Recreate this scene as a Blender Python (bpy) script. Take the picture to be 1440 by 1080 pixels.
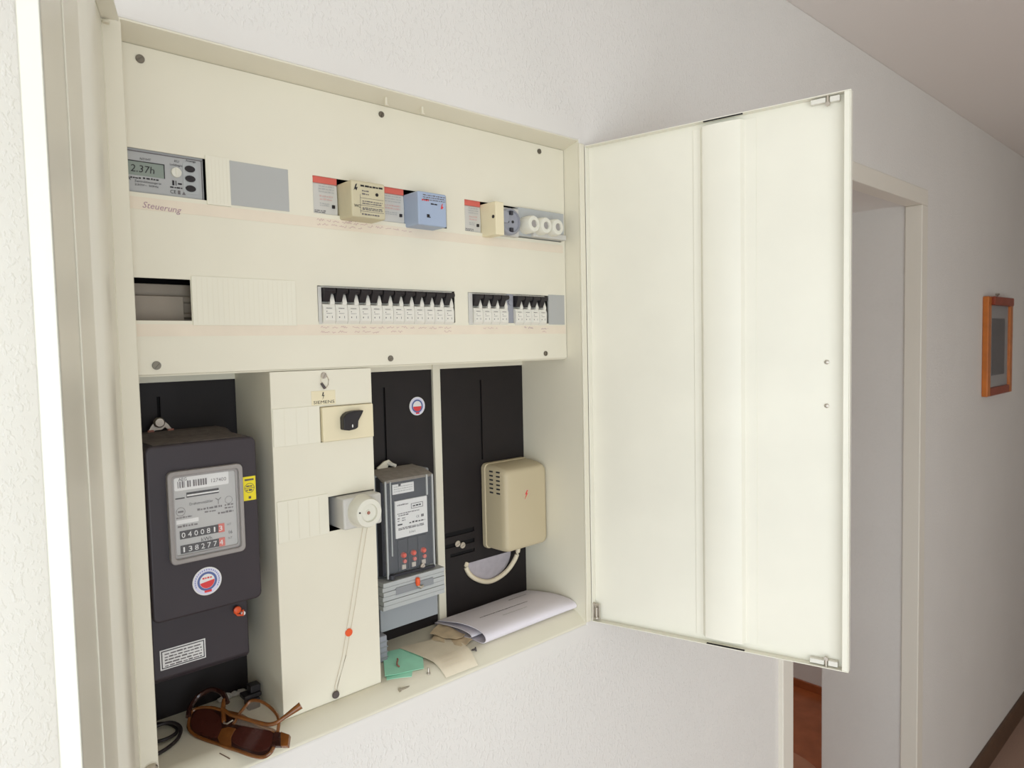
import bpy, bmesh, math, random
from mathutils import Vector, Matrix

for o in list(bpy.data.objects):
    bpy.data.objects.remove(o)
scene = bpy.context.scene
COL = scene.collection
rnd = random.Random(7)

Z0 = 1350.0            # height of the cabinet's lower edge above the floor, in mm
MM = 0.001
W, H = 690.0, 827.6    # cabinet opening
DP, DB, BK, ZF = 32.7, 34.0, 148.9, 18.3   # panel depth, box front, back boards, cabinet floor height

# ------------------------------------------------------------------ camera
cam_d = bpy.data.cameras.new('camera')
cam = bpy.data.objects.new('camera', cam_d)
COL.objects.link(cam)
yaw, pitch, roll = 0.737639, -0.0548884, -0.0218134
fw = Vector((math.sin(yaw) * math.cos(pitch), math.cos(yaw) * math.cos(pitch), math.sin(pitch)))
rt = Vector((math.cos(yaw), -math.sin(yaw), 0))
up = rt.cross(fw)
rt2 = math.cos(roll) * rt + math.sin(roll) * up
up2 = -math.sin(roll) * rt + math.cos(roll) * up
m = Matrix.Identity(4)
for i in range(3):
    m[i][0], m[i][1], m[i][2] = rt2[i], up2[i], -fw[i]
m.translation = Vector((-203.2, -805.4, 486.8 + Z0)) * MM
cam.matrix_world = m
cam_d.sensor_width = 36.0
cam_d.lens = 984.257 / 1440 * 36
cam_d.clip_start = 0.02
cam_d.dof.use_dof = True
cam_d.dof.focus_distance = 1.05
cam_d.dof.aperture_fstop = 11
scene.camera = cam

# ------------------------------------------------------------------ world, daylight, exposure
world = bpy.data.worlds.new('world')
scene.world = world
world.use_nodes = True
bg = world.node_tree.nodes['Background']
bg.inputs[0].default_value = (0.80, 0.90, 1.0, 1)
bg.inputs[1].default_value = 0.7

def area(name, loc, rot, sx, sy, power, col):
    l = bpy.data.lights.new(name, 'AREA')
    l.shape = 'RECTANGLE'
    l.size, l.size_y = sx, sy
    l.energy = power
    l.color = col
    o = bpy.data.objects.new(name, l)
    COL.objects.link(o)
    o.location = loc
    o.rotation_euler = rot
    return o

# daylight coming in through the hall window behind the camera; the other lamps are added fill
area('window_daylight', (-1.05, -2.52, 1.20), (math.radians(90), 0, 0), 2.7, 2.25, 50, (0.86, 0.94, 1.0))
area('added_end_fill', (-2.72, -1.25, 1.15), (0, math.radians(-90), 0), 2.2, 2.0, 34, (0.80, 0.91, 1.0))  # added unseen light from the left end, brightening right door and reveal
area('added_far_wall_fill', (2.05, -2.52, 1.10), (math.radians(90), 0, 0), 1.0, 2.1, 8.5, (1.0, 0.93, 0.87))  # added unseen warm light that lifts the far wall
area('added_side_room_fill', (2.3, 2.62, 1.55), (math.radians(-90), 0, 0), 1.2, 1.2, 10, (0.95, 0.98, 1.0))  # added unseen light so the side room is not black

vs = scene.view_settings
vs.view_transform = 'Standard'
vs.look = 'None'
vs.gamma = 1.0
vs.use_curve_mapping = False
vs.exposure = 0.1

# ------------------------------------------------------------------ materials
def lin(c):
    return tuple(((v / 255.0) / 12.92 if v / 255.0 <= 0.04045 else ((v / 255.0 + 0.055) / 1.055) ** 2.4) for v in c)

def mat(name, rgb, rough=0.5, metal=0.0, bump=None, mottle=0.0, mscale=40, alpha=1.0, trans=0.0, coat=0.0, spec=0.5, ior=1.45):
    m = bpy.data.materials.new(name)
    m.use_nodes = True
    nt = m.node_tree
    b = nt.nodes['Principled BSDF']
    c = lin(rgb)
    b.inputs['Base Color'].default_value = (*c, 1)
    b.inputs['Roughness'].default_value = rough
    b.inputs['Metallic'].default_value = metal
    b.inputs['Specular IOR Level'].default_value = spec
    b.inputs['IOR'].default_value = ior
    if alpha < 1: b.inputs['Alpha'].default_value = alpha
    if trans: b.inputs['Transmission Weight'].default_value = trans
    if coat: b.inputs['Coat Weight'].default_value = coat
    tc = nt.nodes.new('ShaderNodeTexCoord')
    if mottle:
        n = nt.nodes.new('ShaderNodeTexNoise')
        n.inputs['Scale'].default_value = mscale
        n.inputs['Detail'].default_value = 4
        nt.links.new(tc.outputs['Object'], n.inputs['Vector'])
        r = nt.nodes.new('ShaderNodeMapRange')
        r.inputs['From Min'].default_value, r.inputs['From Max'].default_value = 0.3, 0.7
        r.inputs['To Min'].default_value, r.inputs['To Max'].default_value = 1 - mottle, 1 + mottle * 0.5
        nt.links.new(n.outputs['Fac'], r.inputs['Value'])
        x = nt.nodes.new('ShaderNodeMix')
        x.data_type = 'RGBA'; x.blend_type = 'MULTIPLY'
        x.inputs['Factor'].default_value = 1
        x.inputs['A'].default_value = (*c, 1)
        nt.links.new(r.outputs['Result'], x.inputs['B'])
        nt.links.new(x.outputs['Result'], b.inputs['Base Color'])
    if bump:
        sc, st = bump
        n2 = nt.nodes.new('ShaderNodeTexNoise')
        n2.inputs['Scale'].default_value = sc
        n2.inputs['Detail'].default_value = 3
        nt.links.new(tc.outputs['Object'], n2.inputs['Vector'])
        bp = nt.nodes.new('ShaderNodeBump')
        bp.inputs['Strength'].default_value = st
        bp.inputs['Distance'].default_value = 0.001
        nt.links.new(n2.outputs['Fac'], bp.inputs['Height'])
        nt.links.new(bp.outputs['Normal'], b.inputs['Normal'])
    return m

def woodchip(name, rgb, mask):
    """white painted woodchip wallpaper; smooth plaster margin round the cabinet when mask is set"""
    m = mat(name, rgb, 0.75, mottle=0.03, mscale=3)
    nt = m.node_tree
    b = nt.nodes['Principled BSDF']
    g = nt.nodes.new('ShaderNodeNewGeometry')
    mp = nt.nodes.new('ShaderNodeMapping')
    mp.inputs['Rotation'].default_value = (0.3, 0.5, 0.9)
    mp.inputs['Scale'].default_value = (1, 1, 0.62)
    nt.links.new(g.outputs['Position'], mp.inputs['Vector'])
    v = nt.nodes.new('ShaderNodeTexNoise')
    v.inputs['Scale'].default_value = 230
    v.inputs['Detail'].default_value = 2.5
    v.inputs['Distortion'].default_value = 0.4
    nt.links.new(mp.outputs['Vector'], v.inputs['Vector'])
    r = nt.nodes.new('ShaderNodeMapRange')
    r.interpolation_type = 'SMOOTHSTEP'
    r.inputs['From Min'].default_value, r.inputs['From Max'].default_value = 0.49, 0.72
    nt.links.new(v.outputs['Fac'], r.inputs['Value'])
    f = nt.nodes.new('ShaderNodeTexNoise')
    f.inputs['Scale'].default_value = 60
    nt.links.new(g.outputs['Position'], f.inputs['Vector'])
    mul = nt.nodes.new('ShaderNodeMath'); mul.operation = 'MULTIPLY_ADD'
    nt.links.new(f.outputs['Fac'], mul.inputs[0])
    mul.inputs[1].default_value = 0.35
    nt.links.new(r.outputs['Result'], mul.inputs[2])
    h = mul.outputs['Value']
    if mask:
        sp = nt.nodes.new('ShaderNodeSeparateXYZ')
        nt.links.new(g.outputs['Position'], sp.inputs[0])
        def mnode(op, a, bb):
            n = nt.nodes.new('ShaderNodeMath'); n.operation = op
            for k, q in enumerate((a, bb)):
                if q is None: continue
                if isinstance(q, (int, float)): n.inputs[k].default_value = q
                else: nt.links.new(q, n.inputs[k])
            return n.outputs[0]
        dx = mnode('SUBTRACT', mnode('ABSOLUTE', mnode('SUBTRACT', sp.outputs[0], W / 2 * MM), None), (W / 2 + 14) * MM)
        dz = mnode('SUBTRACT', mnode('ABSOLUTE', mnode('SUBTRACT', sp.outputs[2], (Z0 + H / 2) * MM), None), H / 2 * MM)
        d = mnode('MAXIMUM', dx, dz)
        k = nt.nodes.new('ShaderNodeMapRange'); k.interpolation_type = 'SMOOTHSTEP'
        k.inputs['From Min'].default_value, k.inputs['From Max'].default_value = 0.018, 0.038
        nt.links.new(d, k.inputs['Value'])
        h = mnode('MULTIPLY', h, k.outputs['Result'])
    bp = nt.nodes.new('ShaderNodeBump')
    bp.inputs['Strength'].default_value = 0.42
    bp.inputs['Distance'].default_value = 0.0013
    nt.links.new(h, bp.inputs['Height'])
    nt.links.new(bp.outputs['Normal'], b.inputs['Normal'])
    return m

M = {}
M['wall'] = woodchip('wallpaper', (229, 225, 218), True)
M['wall2'] = woodchip('wallpaper_plain', (234, 228, 221), False)
M['ceiling'] = mat('ceiling_paint', (236, 229, 222), 0.8, bump=(220, 0.3))
M['carpet'] = mat('hall_carpet', (176, 144, 126), 0.95, bump=(700, 0.8), mottle=0.2, mscale=300)
M['base'] = mat('baseboard_brown', (96, 72, 54), 0.5, mottle=0.15, mscale=30)
M['redfloor'] = mat('red_wood_floor', (170, 92, 52), 0.25, mottle=0.2, mscale=14)
M['mat'] = mat('tan_mat', (190, 130, 100), 0.7, bump=(500, 0.5))
M['frame_paint'] = mat('door_frame_paint', (232, 226, 212), 0.4)
M['cream'] = mat('cream_lacquer', (230, 224, 204), 0.42, mottle=0.025, mscale=9, bump=(900, 0.03))
M['creamdoor'] = mat('door_lacquer', (238, 234, 218), 0.36, mottle=0.04, mscale=7, bump=(700, 0.03))
M['creamdark'] = mat('cream_sheet', (224, 217, 196), 0.5, mottle=0.03, mscale=20)
M['blank'] = mat('ribbed_blank', (232, 227, 208), 0.45)
M['tape'] = mat('label_tape', (231, 218, 197), 0.6, mottle=0.04, mscale=30)
M['greyblank'] = mat('grey_blank', (178, 178, 174), 0.5)
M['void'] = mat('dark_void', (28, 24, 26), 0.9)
M['board'] = mat('black_board', (33, 28, 28), 0.55, mottle=0.12, mscale=25, spec=0.35)
M['slot'] = mat('slot_black', (14, 11, 12), 0.9)
M['black'] = mat('black_bakelite', (55, 48, 52), 0.42, mottle=0.06, mscale=20)
M['blackdark'] = mat('black_plastic', (34, 30, 32), 0.4)
M['dust'] = mat('dusty_black', (104, 95, 89), 0.85, mottle=0.25, mscale=120)
M['dusttop'] = mat('dusty_grey', (146, 138, 128), 0.8, mottle=0.15, mscale=120)
M['tabred'] = mat('muted_red', (168, 112, 96), 0.6)
M['wht'] = mat('white_plastic', (226, 222, 210), 0.4)
M['whtgrey'] = mat('grey_white_plastic', (203, 200, 192), 0.45)
M['capwhite'] = mat('cap_white', (224, 221, 206), 0.35)
M['red'] = mat('red_plastic', (214, 104, 90), 0.4)
M['blue'] = mat('blue_plastic', (164, 178, 200), 0.45)
M['beigemod'] = mat('beige_module', (206, 196, 164), 0.5, mottle=0.04, mscale=60)
M['creammod'] = mat('cream_module', (232, 220, 186), 0.45)
M['timer'] = mat('timer_grey', (176, 176, 174), 0.45)
M['lcd'] = mat('lcd_green_grey', (138, 148, 138), 0.3)
M['ink'] = mat('ink_black', (46, 42, 44), 0.8)
M['inksoft'] = mat('ink_grey', (112, 106, 106), 0.8)
M['pencil'] = mat('ink_violet', (170, 138, 150), 0.8)
M['pencilsoft'] = mat('ink_faded', (206, 178, 170), 0.8)
M['paper'] = mat('paper_white', (232, 226, 232), 0.7, mottle=0.02, mscale=30)
M['label'] = mat('label_white', (230, 228, 224), 0.6)
M['green'] = mat('paper_green', (176, 244, 214), 0.7, mottle=0.08, mscale=40)
M['receipt'] = mat('receipt_cream', (234, 222, 198), 0.7, mottle=0.04, mscale=60)
M['envelope'] = mat('brown_envelope', (222, 200, 166), 0.7, mottle=0.15, mscale=60)
M['yellow'] = mat('sticker_yellow', (236, 216, 40), 0.55)
M['navy'] = mat('sticker_blue', (92, 106, 158), 0.6)
M['sred'] = mat('sticker_red', (220, 66, 66), 0.6)
M['lilac'] = mat('sticker_lilac', (214, 212, 232), 0.6)
M['orange'] = mat('seal_orange', (232, 92, 44), 0.4)
M['dial'] = mat('dial_grey', (186, 184, 180), 0.5)
M['rim'] = mat('window_rim', (158, 152, 148), 0.28)
M['glass'] = mat('clear_pane', (255, 255, 255), 0.03, alpha=0.05)
M['smoke'] = mat('clear_cover', (190, 196, 200), 0.08, alpha=0.13)
M['gmeter'] = mat('meter_grey', (140, 142, 144), 0.5)
M['gdark'] = mat('meter_inner_dark', (50, 50, 56), 0.5)
M['gterm'] = mat('terminal_grey', (178, 180, 178), 0.55)
M['gplate'] = mat('plate_grey', (150, 153, 156), 0.6)
M['receiver'] = mat('receiver_beige', (196, 182, 150), 0.5, bump=(800, 0.05))
M['metal'] = mat('zinc_metal', (190, 182, 170), 0.35, metal=0.9)
M['screwdark'] = mat('screw_metal', (130, 124, 112), 0.4, metal=0.8)
M['lead'] = mat('lead_grey', (96, 88, 86), 0.6, metal=0.4)
M['wire'] = mat('seal_wire', (196, 182, 160), 0.4, metal=0.6)
M['cable'] = mat('cable_cream', (226, 212, 184), 0.45)
M['blkcable'] = mat('cable_black', (40, 34, 34), 0.45)
M['holegrey'] = mat('hole_grey', (176, 168, 172), 0.8, mottle=0.1, mscale=80)
M['tort'] = mat('amber_plastic', (150, 92, 44), 0.22, mottle=0.3, mscale=60, trans=0.35, coat=0.4)
M['tortdark'] = mat('dark_tortoise', (58, 32, 26), 0.2, mottle=0.3, mscale=80, coat=0.4)
M['lens'] = mat('brown_lens', (78, 38, 30), 0.08, alpha=0.86)
M['clearlens'] = mat('clear_lens', (240, 225, 205), 0.05, alpha=0.10)
M['pwood'] = mat('orange_wood', (196, 112, 44), 0.35, mottle=0.15, mscale=30)
M['pwooddark'] = mat('red_wood', (146, 62, 34), 0.4, mottle=0.15, mscale=30)
M['passe'] = mat('grey_mount', (150, 146, 142), 0.7)
M['photo'] = mat('photo_dark', (44, 38, 40), 0.35, mottle=0.5, mscale=35)
M['greytube'] = mat('blue_grey_plastic', (152, 153, 160), 0.5)
M['rail'] = mat('rail_greige', (150, 138, 122), 0.45, mottle=0.05, mscale=40)
M['plaster'] = mat('plaster_crumb', (214, 208, 200), 0.9, bump=(400, 0.8))

# ------------------------------------------------------------------ mesh helpers (millimetres, cabinet coordinates)
class G:
    def __init__(s):
        s.v, s.f = [], []
    def add(s, vs, fs):
        n = len(s.v)
        s.v += [tuple(p) for p in vs]
        s.f += [tuple(i + n for i in q) for q in fs]
        return s
    def box(s, x0, x1, y0, y1, z0, z1):
        v = [(x, y, z) for z in (z0, z1) for y in (y0, y1) for x in (x0, x1)]
        return s.add(v, [(0, 2, 3, 1), (4, 5, 7, 6), (0, 1, 5, 4), (2, 6, 7, 3), (0, 4, 6, 2), (1, 3, 7, 5)])
    def prism(s, poly, axis, a, b):
        """poly: 2D points; axis 'y': (x,z) points, 'x': (y,z), 'z': (x,y)"""
        def P(p, t):
            return {'y': (p[0], t, p[1]), 'x': (t, p[0], p[1]), 'z': (p[0], p[1], t)}[axis]
        n = len(poly)
        v = [P(p, a) for p in poly] + [P(p, b) for p in poly]
        f = [tuple(range(n))[::-1], tuple(range(n, 2 * n))]
        f += [(i, (i + 1) % n, n + (i + 1) % n, n + i) for i in range(n)]
        return s.add(v, f)
    def ring(s, outer, inner, axis, a, b):
        def P(p, t):
            return {'y': (p[0], t, p[1]), 'x': (t, p[0], p[1]), 'z': (p[0], p[1], t)}[axis]
        n = len(outer)
        v = [P(p, a) for p in outer] + [P(p, a) for p in inner] + [P(p, b) for p in outer] + [P(p, b) for p in inner]
        f = []
        for i in range(n):
            j = (i + 1) % n
            f += [(i, j, n + j, n + i), (2 * n + i, 3 * n + i, 3 * n + j, 2 * n + j),
                  (i, 2 * n + i, 2 * n + j, j), (n + i, n + j, 3 * n + j, 3 * n + i)]
        return s.add(v, f)
    def tube(s, pts, r, seg=8, closed=False, flat=1.0):
        pts = [Vector(p) for p in pts]
        n = len(pts)
        rs = r if isinstance(r, (list, tuple)) else [r] * n
        v, f = [], []
        ref = Vector((0, 0, 1))
        for i, p in enumerate(pts):
            if closed:
                t = pts[(i + 1) % n] - pts[i - 1]
            else:
                t = pts[min(i + 1, n - 1)] - pts[max(i - 1, 0)]
            t.normalize()
            rr = ref if abs(t.dot(ref)) < 0.95 else Vector((1, 0, 0))
            a = t.cross(rr).normalized()
            b = a.cross(t).normalized()
            for k in range(seg):
                q = 2 * math.pi * k / seg
                v.append(p + rs[i] * (math.cos(q) * a + flat * math.sin(q) * b))
        m_ = n if closed else n - 1
        for i in range(m_):
            for k in range(seg):
                i2 = (i + 1) % n
                f.append((i * seg + k, i * seg + (k + 1) % seg, i2 * seg + (k + 1) % seg, i2 * seg + k))
        if not closed:
            f.append(tuple(range(seg))[::-1])
            f.append(tuple((n - 1) * seg + k for k in range(seg)))
        return s.add(v, f)
    def lathe(s, prof, c, axis='y', seg=24):
        """prof: (radius, offset along axis)"""
        v, f = [], []
        n = len(prof)
        for r, t in prof:
            for k in range(seg):
                q = 2 * math.pi * k / seg
                u, w = r * math.cos(q), r * math.sin(q)
                if axis == 'y': v.append((c[0] + u, c[1] + t, c[2] + w))
                elif axis == 'z': v.append((c[0] + u, c[1] + w, c[2] + t))
                else: v.append((c[0] + t, c[1] + u, c[2] + w))
        for i in range(n - 1):
            for k in range(seg):
                f.append((i * seg + k, i * seg + (k + 1) % seg, (i + 1) * seg + (k + 1) % seg, (i + 1) * seg + k))
        f.append(tuple(range(seg)))
        f.append(tuple((n - 1) * seg + k for k in range(seg)))
        return s.add(v, f)
    def plate(s, a0, a1, b0, b1, t0, t1, holes, axis='y'):
        """solid plate with rectangular holes; in-plane coords (a,b), thickness t along axis"""
        As = sorted({a0, a1} | {q for h in holes for q in h[:2] if a0 < q < a1})
        Bs = sorted({b0, b1} | {q for h in holes for q in h[2:] if b0 < q < b1})
        def hole(i, j):
            if i < 0 or j < 0 or i >= len(As) - 1 or j >= len(Bs) - 1: return True
            ca, cb = (As[i] + As[i + 1]) / 2, (Bs[j] + Bs[j + 1]) / 2
            return any(h[0] < ca < h[1] and h[2] < cb < h[3] for h in holes)
        idx, v, f = {}, [], []
        def P(i, j, k):
            key = (i, j, k)
            if key not in idx:
                a, b, t = As[i], Bs[j], (t0, t1)[k]
                idx[key] = len(v)
                v.append({'y': (a, t, b), 'x': (t, a, b), 'z': (a, b, t)}[axis])
            return idx[key]
        for i in range(len(As) - 1):
            for j in range(len(Bs) - 1):
                if hole(i, j): continue
                f.append((P(i, j, 0), P(i + 1, j, 0), P(i + 1, j + 1, 0), P(i, j + 1, 0)))
                f.append((P(i, j, 1), P(i, j + 1, 1), P(i + 1, j + 1, 1), P(i + 1, j, 1)))
                if hole(i - 1, j): f.append((P(i, j, 0), P(i, j + 1, 0), P(i, j + 1, 1), P(i, j, 1)))
                if hole(i + 1, j): f.append((P(i + 1, j, 0), P(i + 1, j, 1), P(i + 1, j + 1, 1), P(i + 1, j + 1, 0)))
                if hole(i, j - 1): f.append((P(i, j, 0), P(i, j, 1), P(i + 1, j, 1), P(i + 1, j, 0)))
                if hole(i, j + 1): f.append((P(i, j + 1, 0), P(i + 1, j + 1, 0), P(i + 1, j + 1, 1), P(i, j + 1, 1)))
        return s.add(v, f)
    def move(s, fn):
        s.v = [tuple(fn(*p)) for p in s.v]
        return s

def rrect(x0, x1, z0, z1, r, n=5):
    p = []
    for cx, cz, a in ((x1 - r, z1 - r, 0), (x0 + r, z1 - r, 90), (x0 + r, z0 + r, 180), (x1 - r, z0 + r, 270)):
        for k in range(n + 1):
            q = math.radians(a + 90 * k / n)
            p.append((cx + r * math.cos(q), cz + r * math.sin(q)))
    return p

def circ(cx, cz, r, n=28, rz=None):
    return [(cx + r * math.cos(2 * math.pi * k / n), cz + (rz or r) * math.sin(2 * math.pi * k / n)) for k in range(n)]

ORG = {}
def tag(o, label=None, cat=None, group=None, kind=None):
    if label: o['label'] = label
    if cat: o['category'] = cat
    if group: o['group'] = group
    if kind: o['kind'] = kind
    return o

def thing(name, label, cat, loc, rotz=0, group=None):
    """an Empty at a thing's base (loc in cabinet millimetres)"""
    o = bpy.data.objects.new(name, None)
    COL.objects.link(o)
    o.empty_display_size = 0.02
    o.location = Vector((loc[0], loc[1], loc[2] + Z0)) * MM
    o.rotation_euler = (0, 0, rotz)
    ORG[o.name] = (loc if rotz == 0 else None)
    return tag(o, label, cat, group)

def part(name, g, material, parent=None, bev=0.0, seg=2, label=None, local=False, at=None, smooth=40, kind=None):
    """one mesh object; geometry in cabinet mm, or in the parent's own mm when local"""
    if at is not None: org = at
    elif local or parent is None: org = (0, 0, 0)
    else: org = ORG.get(parent.name) or (0, 0, 0)
    if parent is None and at is None:
        xs, ys, zs = zip(*g.v)
        org = ((min(xs) + max(xs)) / 2, (min(ys) + max(ys)) / 2, min(zs))
    me = bpy.data.meshes.new(name)
    me.from_pydata([((x - org[0]) * MM, (y - org[1]) * MM, (z - org[2]) * MM) for x, y, z in g.v], [], g.f)
    bm = bmesh.new(); bm.from_mesh(me)
    bmesh.ops.recalc_face_normals(bm, faces=bm.faces)
    bm.to_mesh(me); bm.free()
    me.materials.append(M[material] if isinstance(material, str) else material)
    if smooth:
        for p in me.polygons: p.use_smooth = True
        me.set_sharp_from_angle(angle=math.radians(smooth))
    o = bpy.data.objects.new(name, me)
    COL.objects.link(o)
    if parent is not None:
        o.parent = parent
        if not local and ORG.get(parent.name) is not None: ORG[o.name] = ORG[parent.name]
    else:
        o.location = Vector((org[0], org[1], org[2] + Z0)) * MM
        ORG[o.name] = org
    if bev:
        b = o.modifiers.new('bevel', 'BEVEL')
        b.width = bev * MM; b.segments = seg
        b.limit_method = 'ANGLE'; b.angle_limit = math.radians(35)
        if smooth: b.harden_normals = True
    if label: o['label'] = label
    if kind: o['kind'] = kind
    return o

def text_g(s, size, shear=0.0, bold=0.0, spacing=1.0):
    cu = bpy.data.curves.new('t', 'FONT')
    cu.body = s; cu.size = size; cu.align_x = 'LEFT'; cu.shear = shear
    cu.space_character = spacing
    cu.resolution_u = 2
    if bold: cu.offset = bold
    ob = bpy.data.objects.new('t', cu)
    COL.objects.link(ob)
    me = bpy.data.meshes.new_from_object(ob)
    g = G()
    g.v = [(v.co.x, v.co.y, 0) for v in me.vertices]
    g.f = [tuple(p.vertices) for p in me.polygons]
    bpy.data.objects.remove(ob); bpy.data.curves.remove(cu); bpy.data.meshes.remove(me)
    return g

def text(parent, s, x, z, size, y, material='ink', width=None, rot=0, shear=0.0, bold=0.0, mapf=None, name='lettering', local=False):
    g = text_g(s, size, shear, bold)
    if not g.v: return None
    xs = [p[0] for p in g.v]
    k = (width / (max(xs) - min(xs))) if width else 1.0
    ca, sa = math.cos(math.radians(rot)), math.sin(math.radians(rot))
    if mapf is None:
        g.move(lambda a, b, c: (x + (a - min(xs)) * k * ca - b * sa, y, z + (a - min(xs)) * k * sa + b * ca))
    else:
        g.move(lambda a, b, c: mapf(x + (a - min(xs)) * k * ca - b * sa, z + (a - min(xs)) * k * sa + b * ca))
    return part(name, g, material, parent, smooth=0, local=local)

def dashes(parent, x0, x1, zs, h, y, material='inksoft', lo=1.5, hi=5, gap=1.0, mapf=None, name='print_line', local=False):
    """small print too fine to read: rows of little bars"""
    g = G()
    f = mapf or (lambda a, b: (a, y, b))
    for z in zs:
        x = x0
        while x < x1 - 0.6:
            w = min(rnd.uniform(lo, hi), x1 - x)
            hh = h * rnd.uniform(0.7, 1.1)
            g.add([f(x, z), f(x + w, z), f(x + w, z + hh), f(x, z + hh)], [(0, 1, 2, 3)])
            x += w + gap * rnd.uniform(0.5, 1.2)
    return part(name, g, material, parent, smooth=0, local=local)

def scribble(parent, x0, x1, z, amp, y, material, seed, wd=0.35, step=1.4):
    """handwriting: a thin wavy pen line broken into words"""
    r = random.Random(seed)
    g = G()
    x = x0
    while x < x1:
        n = r.randint(5, 12)
        pts = []
        for k in range(n):
            pts.append((x, z + amp * r.uniform(-0.5, 0.6) * (1 if k % 2 else -0.4)))
            x += step * r.uniform(0.6, 1.2)
            if x > x1: break
        for p, q in zip(pts, pts[1:]):
            dx, dz = q[0] - p[0], q[1] - p[1]
            l = math.hypot(dx, dz) or 1
            nx, nz = -dz / l * wd, dx / l * wd
            g.add([(p[0] - nx, y, p[1] - nz), (q[0] - nx, y, q[1] - nz), (q[0] + nx, y, q[1] + nz), (p[0] + nx, y, p[1] + nz)], [(0, 1, 2, 3)])
        x += step * r.uniform(1.0, 2.5)
    return part('handwriting', g, material, parent, smooth=0)

def screw(parent, x, y, z, r=3.6, material='screwdark', rot=30, name='screw'):
    """slotted screw head: a disc with two half-round cheeks and a real groove between them"""
    g = G().lathe([(r, 0), (r, -1.0)], (x, y, z), 'y', 16)
    ca, sa = math.cos(math.radians(rot)), math.sin(math.radians(rot))
    w = r * 0.17
    for sgn in (1, -1):
        pts = []
        for k in range(9):
            q = math.radians(12 + 156 * k / 8) * sgn
            pts.append((r * 0.92 * math.cos(q), max(w, r * 0.92 * abs(math.sin(q))) * sgn))
        g.prism([(x + a * ca - b * sa, z + a * sa + b * ca) for a, b in pts], 'y', y - 1.9, y - 0.9)
    return part(name, g, material, parent)

def struct(name, g, material, bev=0.0, label=None, cat=None):
    o = part(name, g, material, None, bev, smooth=0)
    o['kind'] = 'structure'
    if label: o['label'] = label
    if cat: o['category'] = cat
    return o

# ================================================================== the setting
CEIL = 1285.0
LX, RX, FY = -2600.0, 6200.0, -2400.0
TH = 315.0
wall_back = struct('wall_back', G().plate(LX, RX, -Z0, CEIL, 0, TH,
                   [(-2, 692, -2, H + 2), (1430, 2338, -Z0, 922)]), 'wall', 3.0)
struct('wall_front', G().plate(LX, RX, -Z0, CEIL, FY - 200, FY, [(-2450, 350, -1320, 1000), (1530, 2570, -Z0, 820)]), 'wall2')
struct('wall_left', G().plate(FY - 200, TH, -Z0, CEIL, LX - 120, LX, [(-2300, -200, -1320, 950)], 'x'), 'wall2')
struct('added_end_window', G().plate(-2300, -200, -1320, 950, LX - 90, LX - 40, [(-2220, -1290, -1230, 870), (-1210, -280, -1230, 870)], 'x'), 'frame_paint', 3.0)  # unseen window frame put in for the added end light
struct('wall_right', G().box(RX, RX + 120, FY - 200, TH, -Z0, CEIL), 'wall2')
struct('ceiling', G().box(LX - 120, RX + 120, FY - 200, TH, CEIL, CEIL + 120), 'ceiling')
struct('floor', G().box(LX - 120, RX + 120, FY - 200, 160, -Z0 - 120, -Z0), 'carpet')
struct('baseboard_right', G().prism([(-14, -Z0), (-14, -Z0 + 86), (-9, -Z0 + 96), (0, -Z0 + 96), (0, -Z0)], 'x', 2390, RX), 'base', 1.0)
struct('baseboard_left', G().prism([(-14, -Z0), (-14, -Z0 + 86), (-9, -Z0 + 96), (0, -Z0 + 96), (0, -Z0)], 'x', LX, 1382), 'base', 1.0)

# the hall window behind the camera (daylight source)
win = struct('window_1', G().plate(-2450, 350, -1320, 1000, FY - 110, FY - 50, [(-2380, -1550, -1230, 930), (-1480, -650, -1230, 930), (-580, 280, -1230, 930)]), 'frame_paint', 3.0)
struct('added_glass_door', G().plate(1530, 2570, -Z0, 820, FY - 110, FY - 60, [(1620, 2480, -Z0 + 90, 730)]), 'frame_paint', 3.0)  # unseen glazed door put in for the added far wall light

# passage door frame in the same wall
dfr = thing('door_1', None, None, (1884, 0, -Z0))
dfr['kind'] = 'structure'
g = G()
part('jamb', G().box(1386, 1440, -12, 40, -Z0, 914), 'frame_paint', dfr, 3.0, 3)
part('jamb', G().box(2328, 2382, -12, 40, -Z0, 914), 'frame_paint', dfr, 3.0, 3)
part('header', G().box(1386, 2382, -12, 40, 914, 966), 'frame_paint', dfr, 3.0, 3)

# the side room seen through the passage
SX0, SX1, SY = 700.0, 3330.0, 2500.0
struct('wall_side_room_right', G().box(SX1, SX1 + 120, TH, SY, -Z0, CEIL), 'wall2')
struct('wall_side_room_left', G().box(SX0 - 120, SX0, TH, SY, -Z0, CEIL), 'wall2')
struct('wall_side_room_back', G().plate(SX0 - 120, SX1 + 120, -Z0, CEIL, SY, SY + 120, [(1700, 2900, -450, 850)]), 'wall2')
struct('ceiling_side_room', G().box(SX0 - 120, SX1 + 120, TH, SY + 120, CEIL, CEIL + 120), 'ceiling')
struct('floor_side_room', G().box(SX0 - 120, SX1 + 120, 160, SY + 120, -Z0 - 120, -Z0), 'redfloor')
struct('baseboard_side_room', G().box(SX1 - 14, SX1, TH, SY, -Z0, -Z0 + 40), 'redfloor', 1.0)
w2 = struct('added_side_window', G().plate(1700, 2900, -450, 850, SY + 40, SY + 90, [(1760, 2840, -390, 790)]), 'frame_paint', 3.0)  # unseen window frame put in for the added side room light
tag(part('floor_mat', G().lathe([(300, 0), (300, 8), (285, 12)], (2420, 640, -Z0), 'z', 40), 'mat'),
    'round tan mat on the red wooden floor beyond the passage', 'mat')

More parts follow.
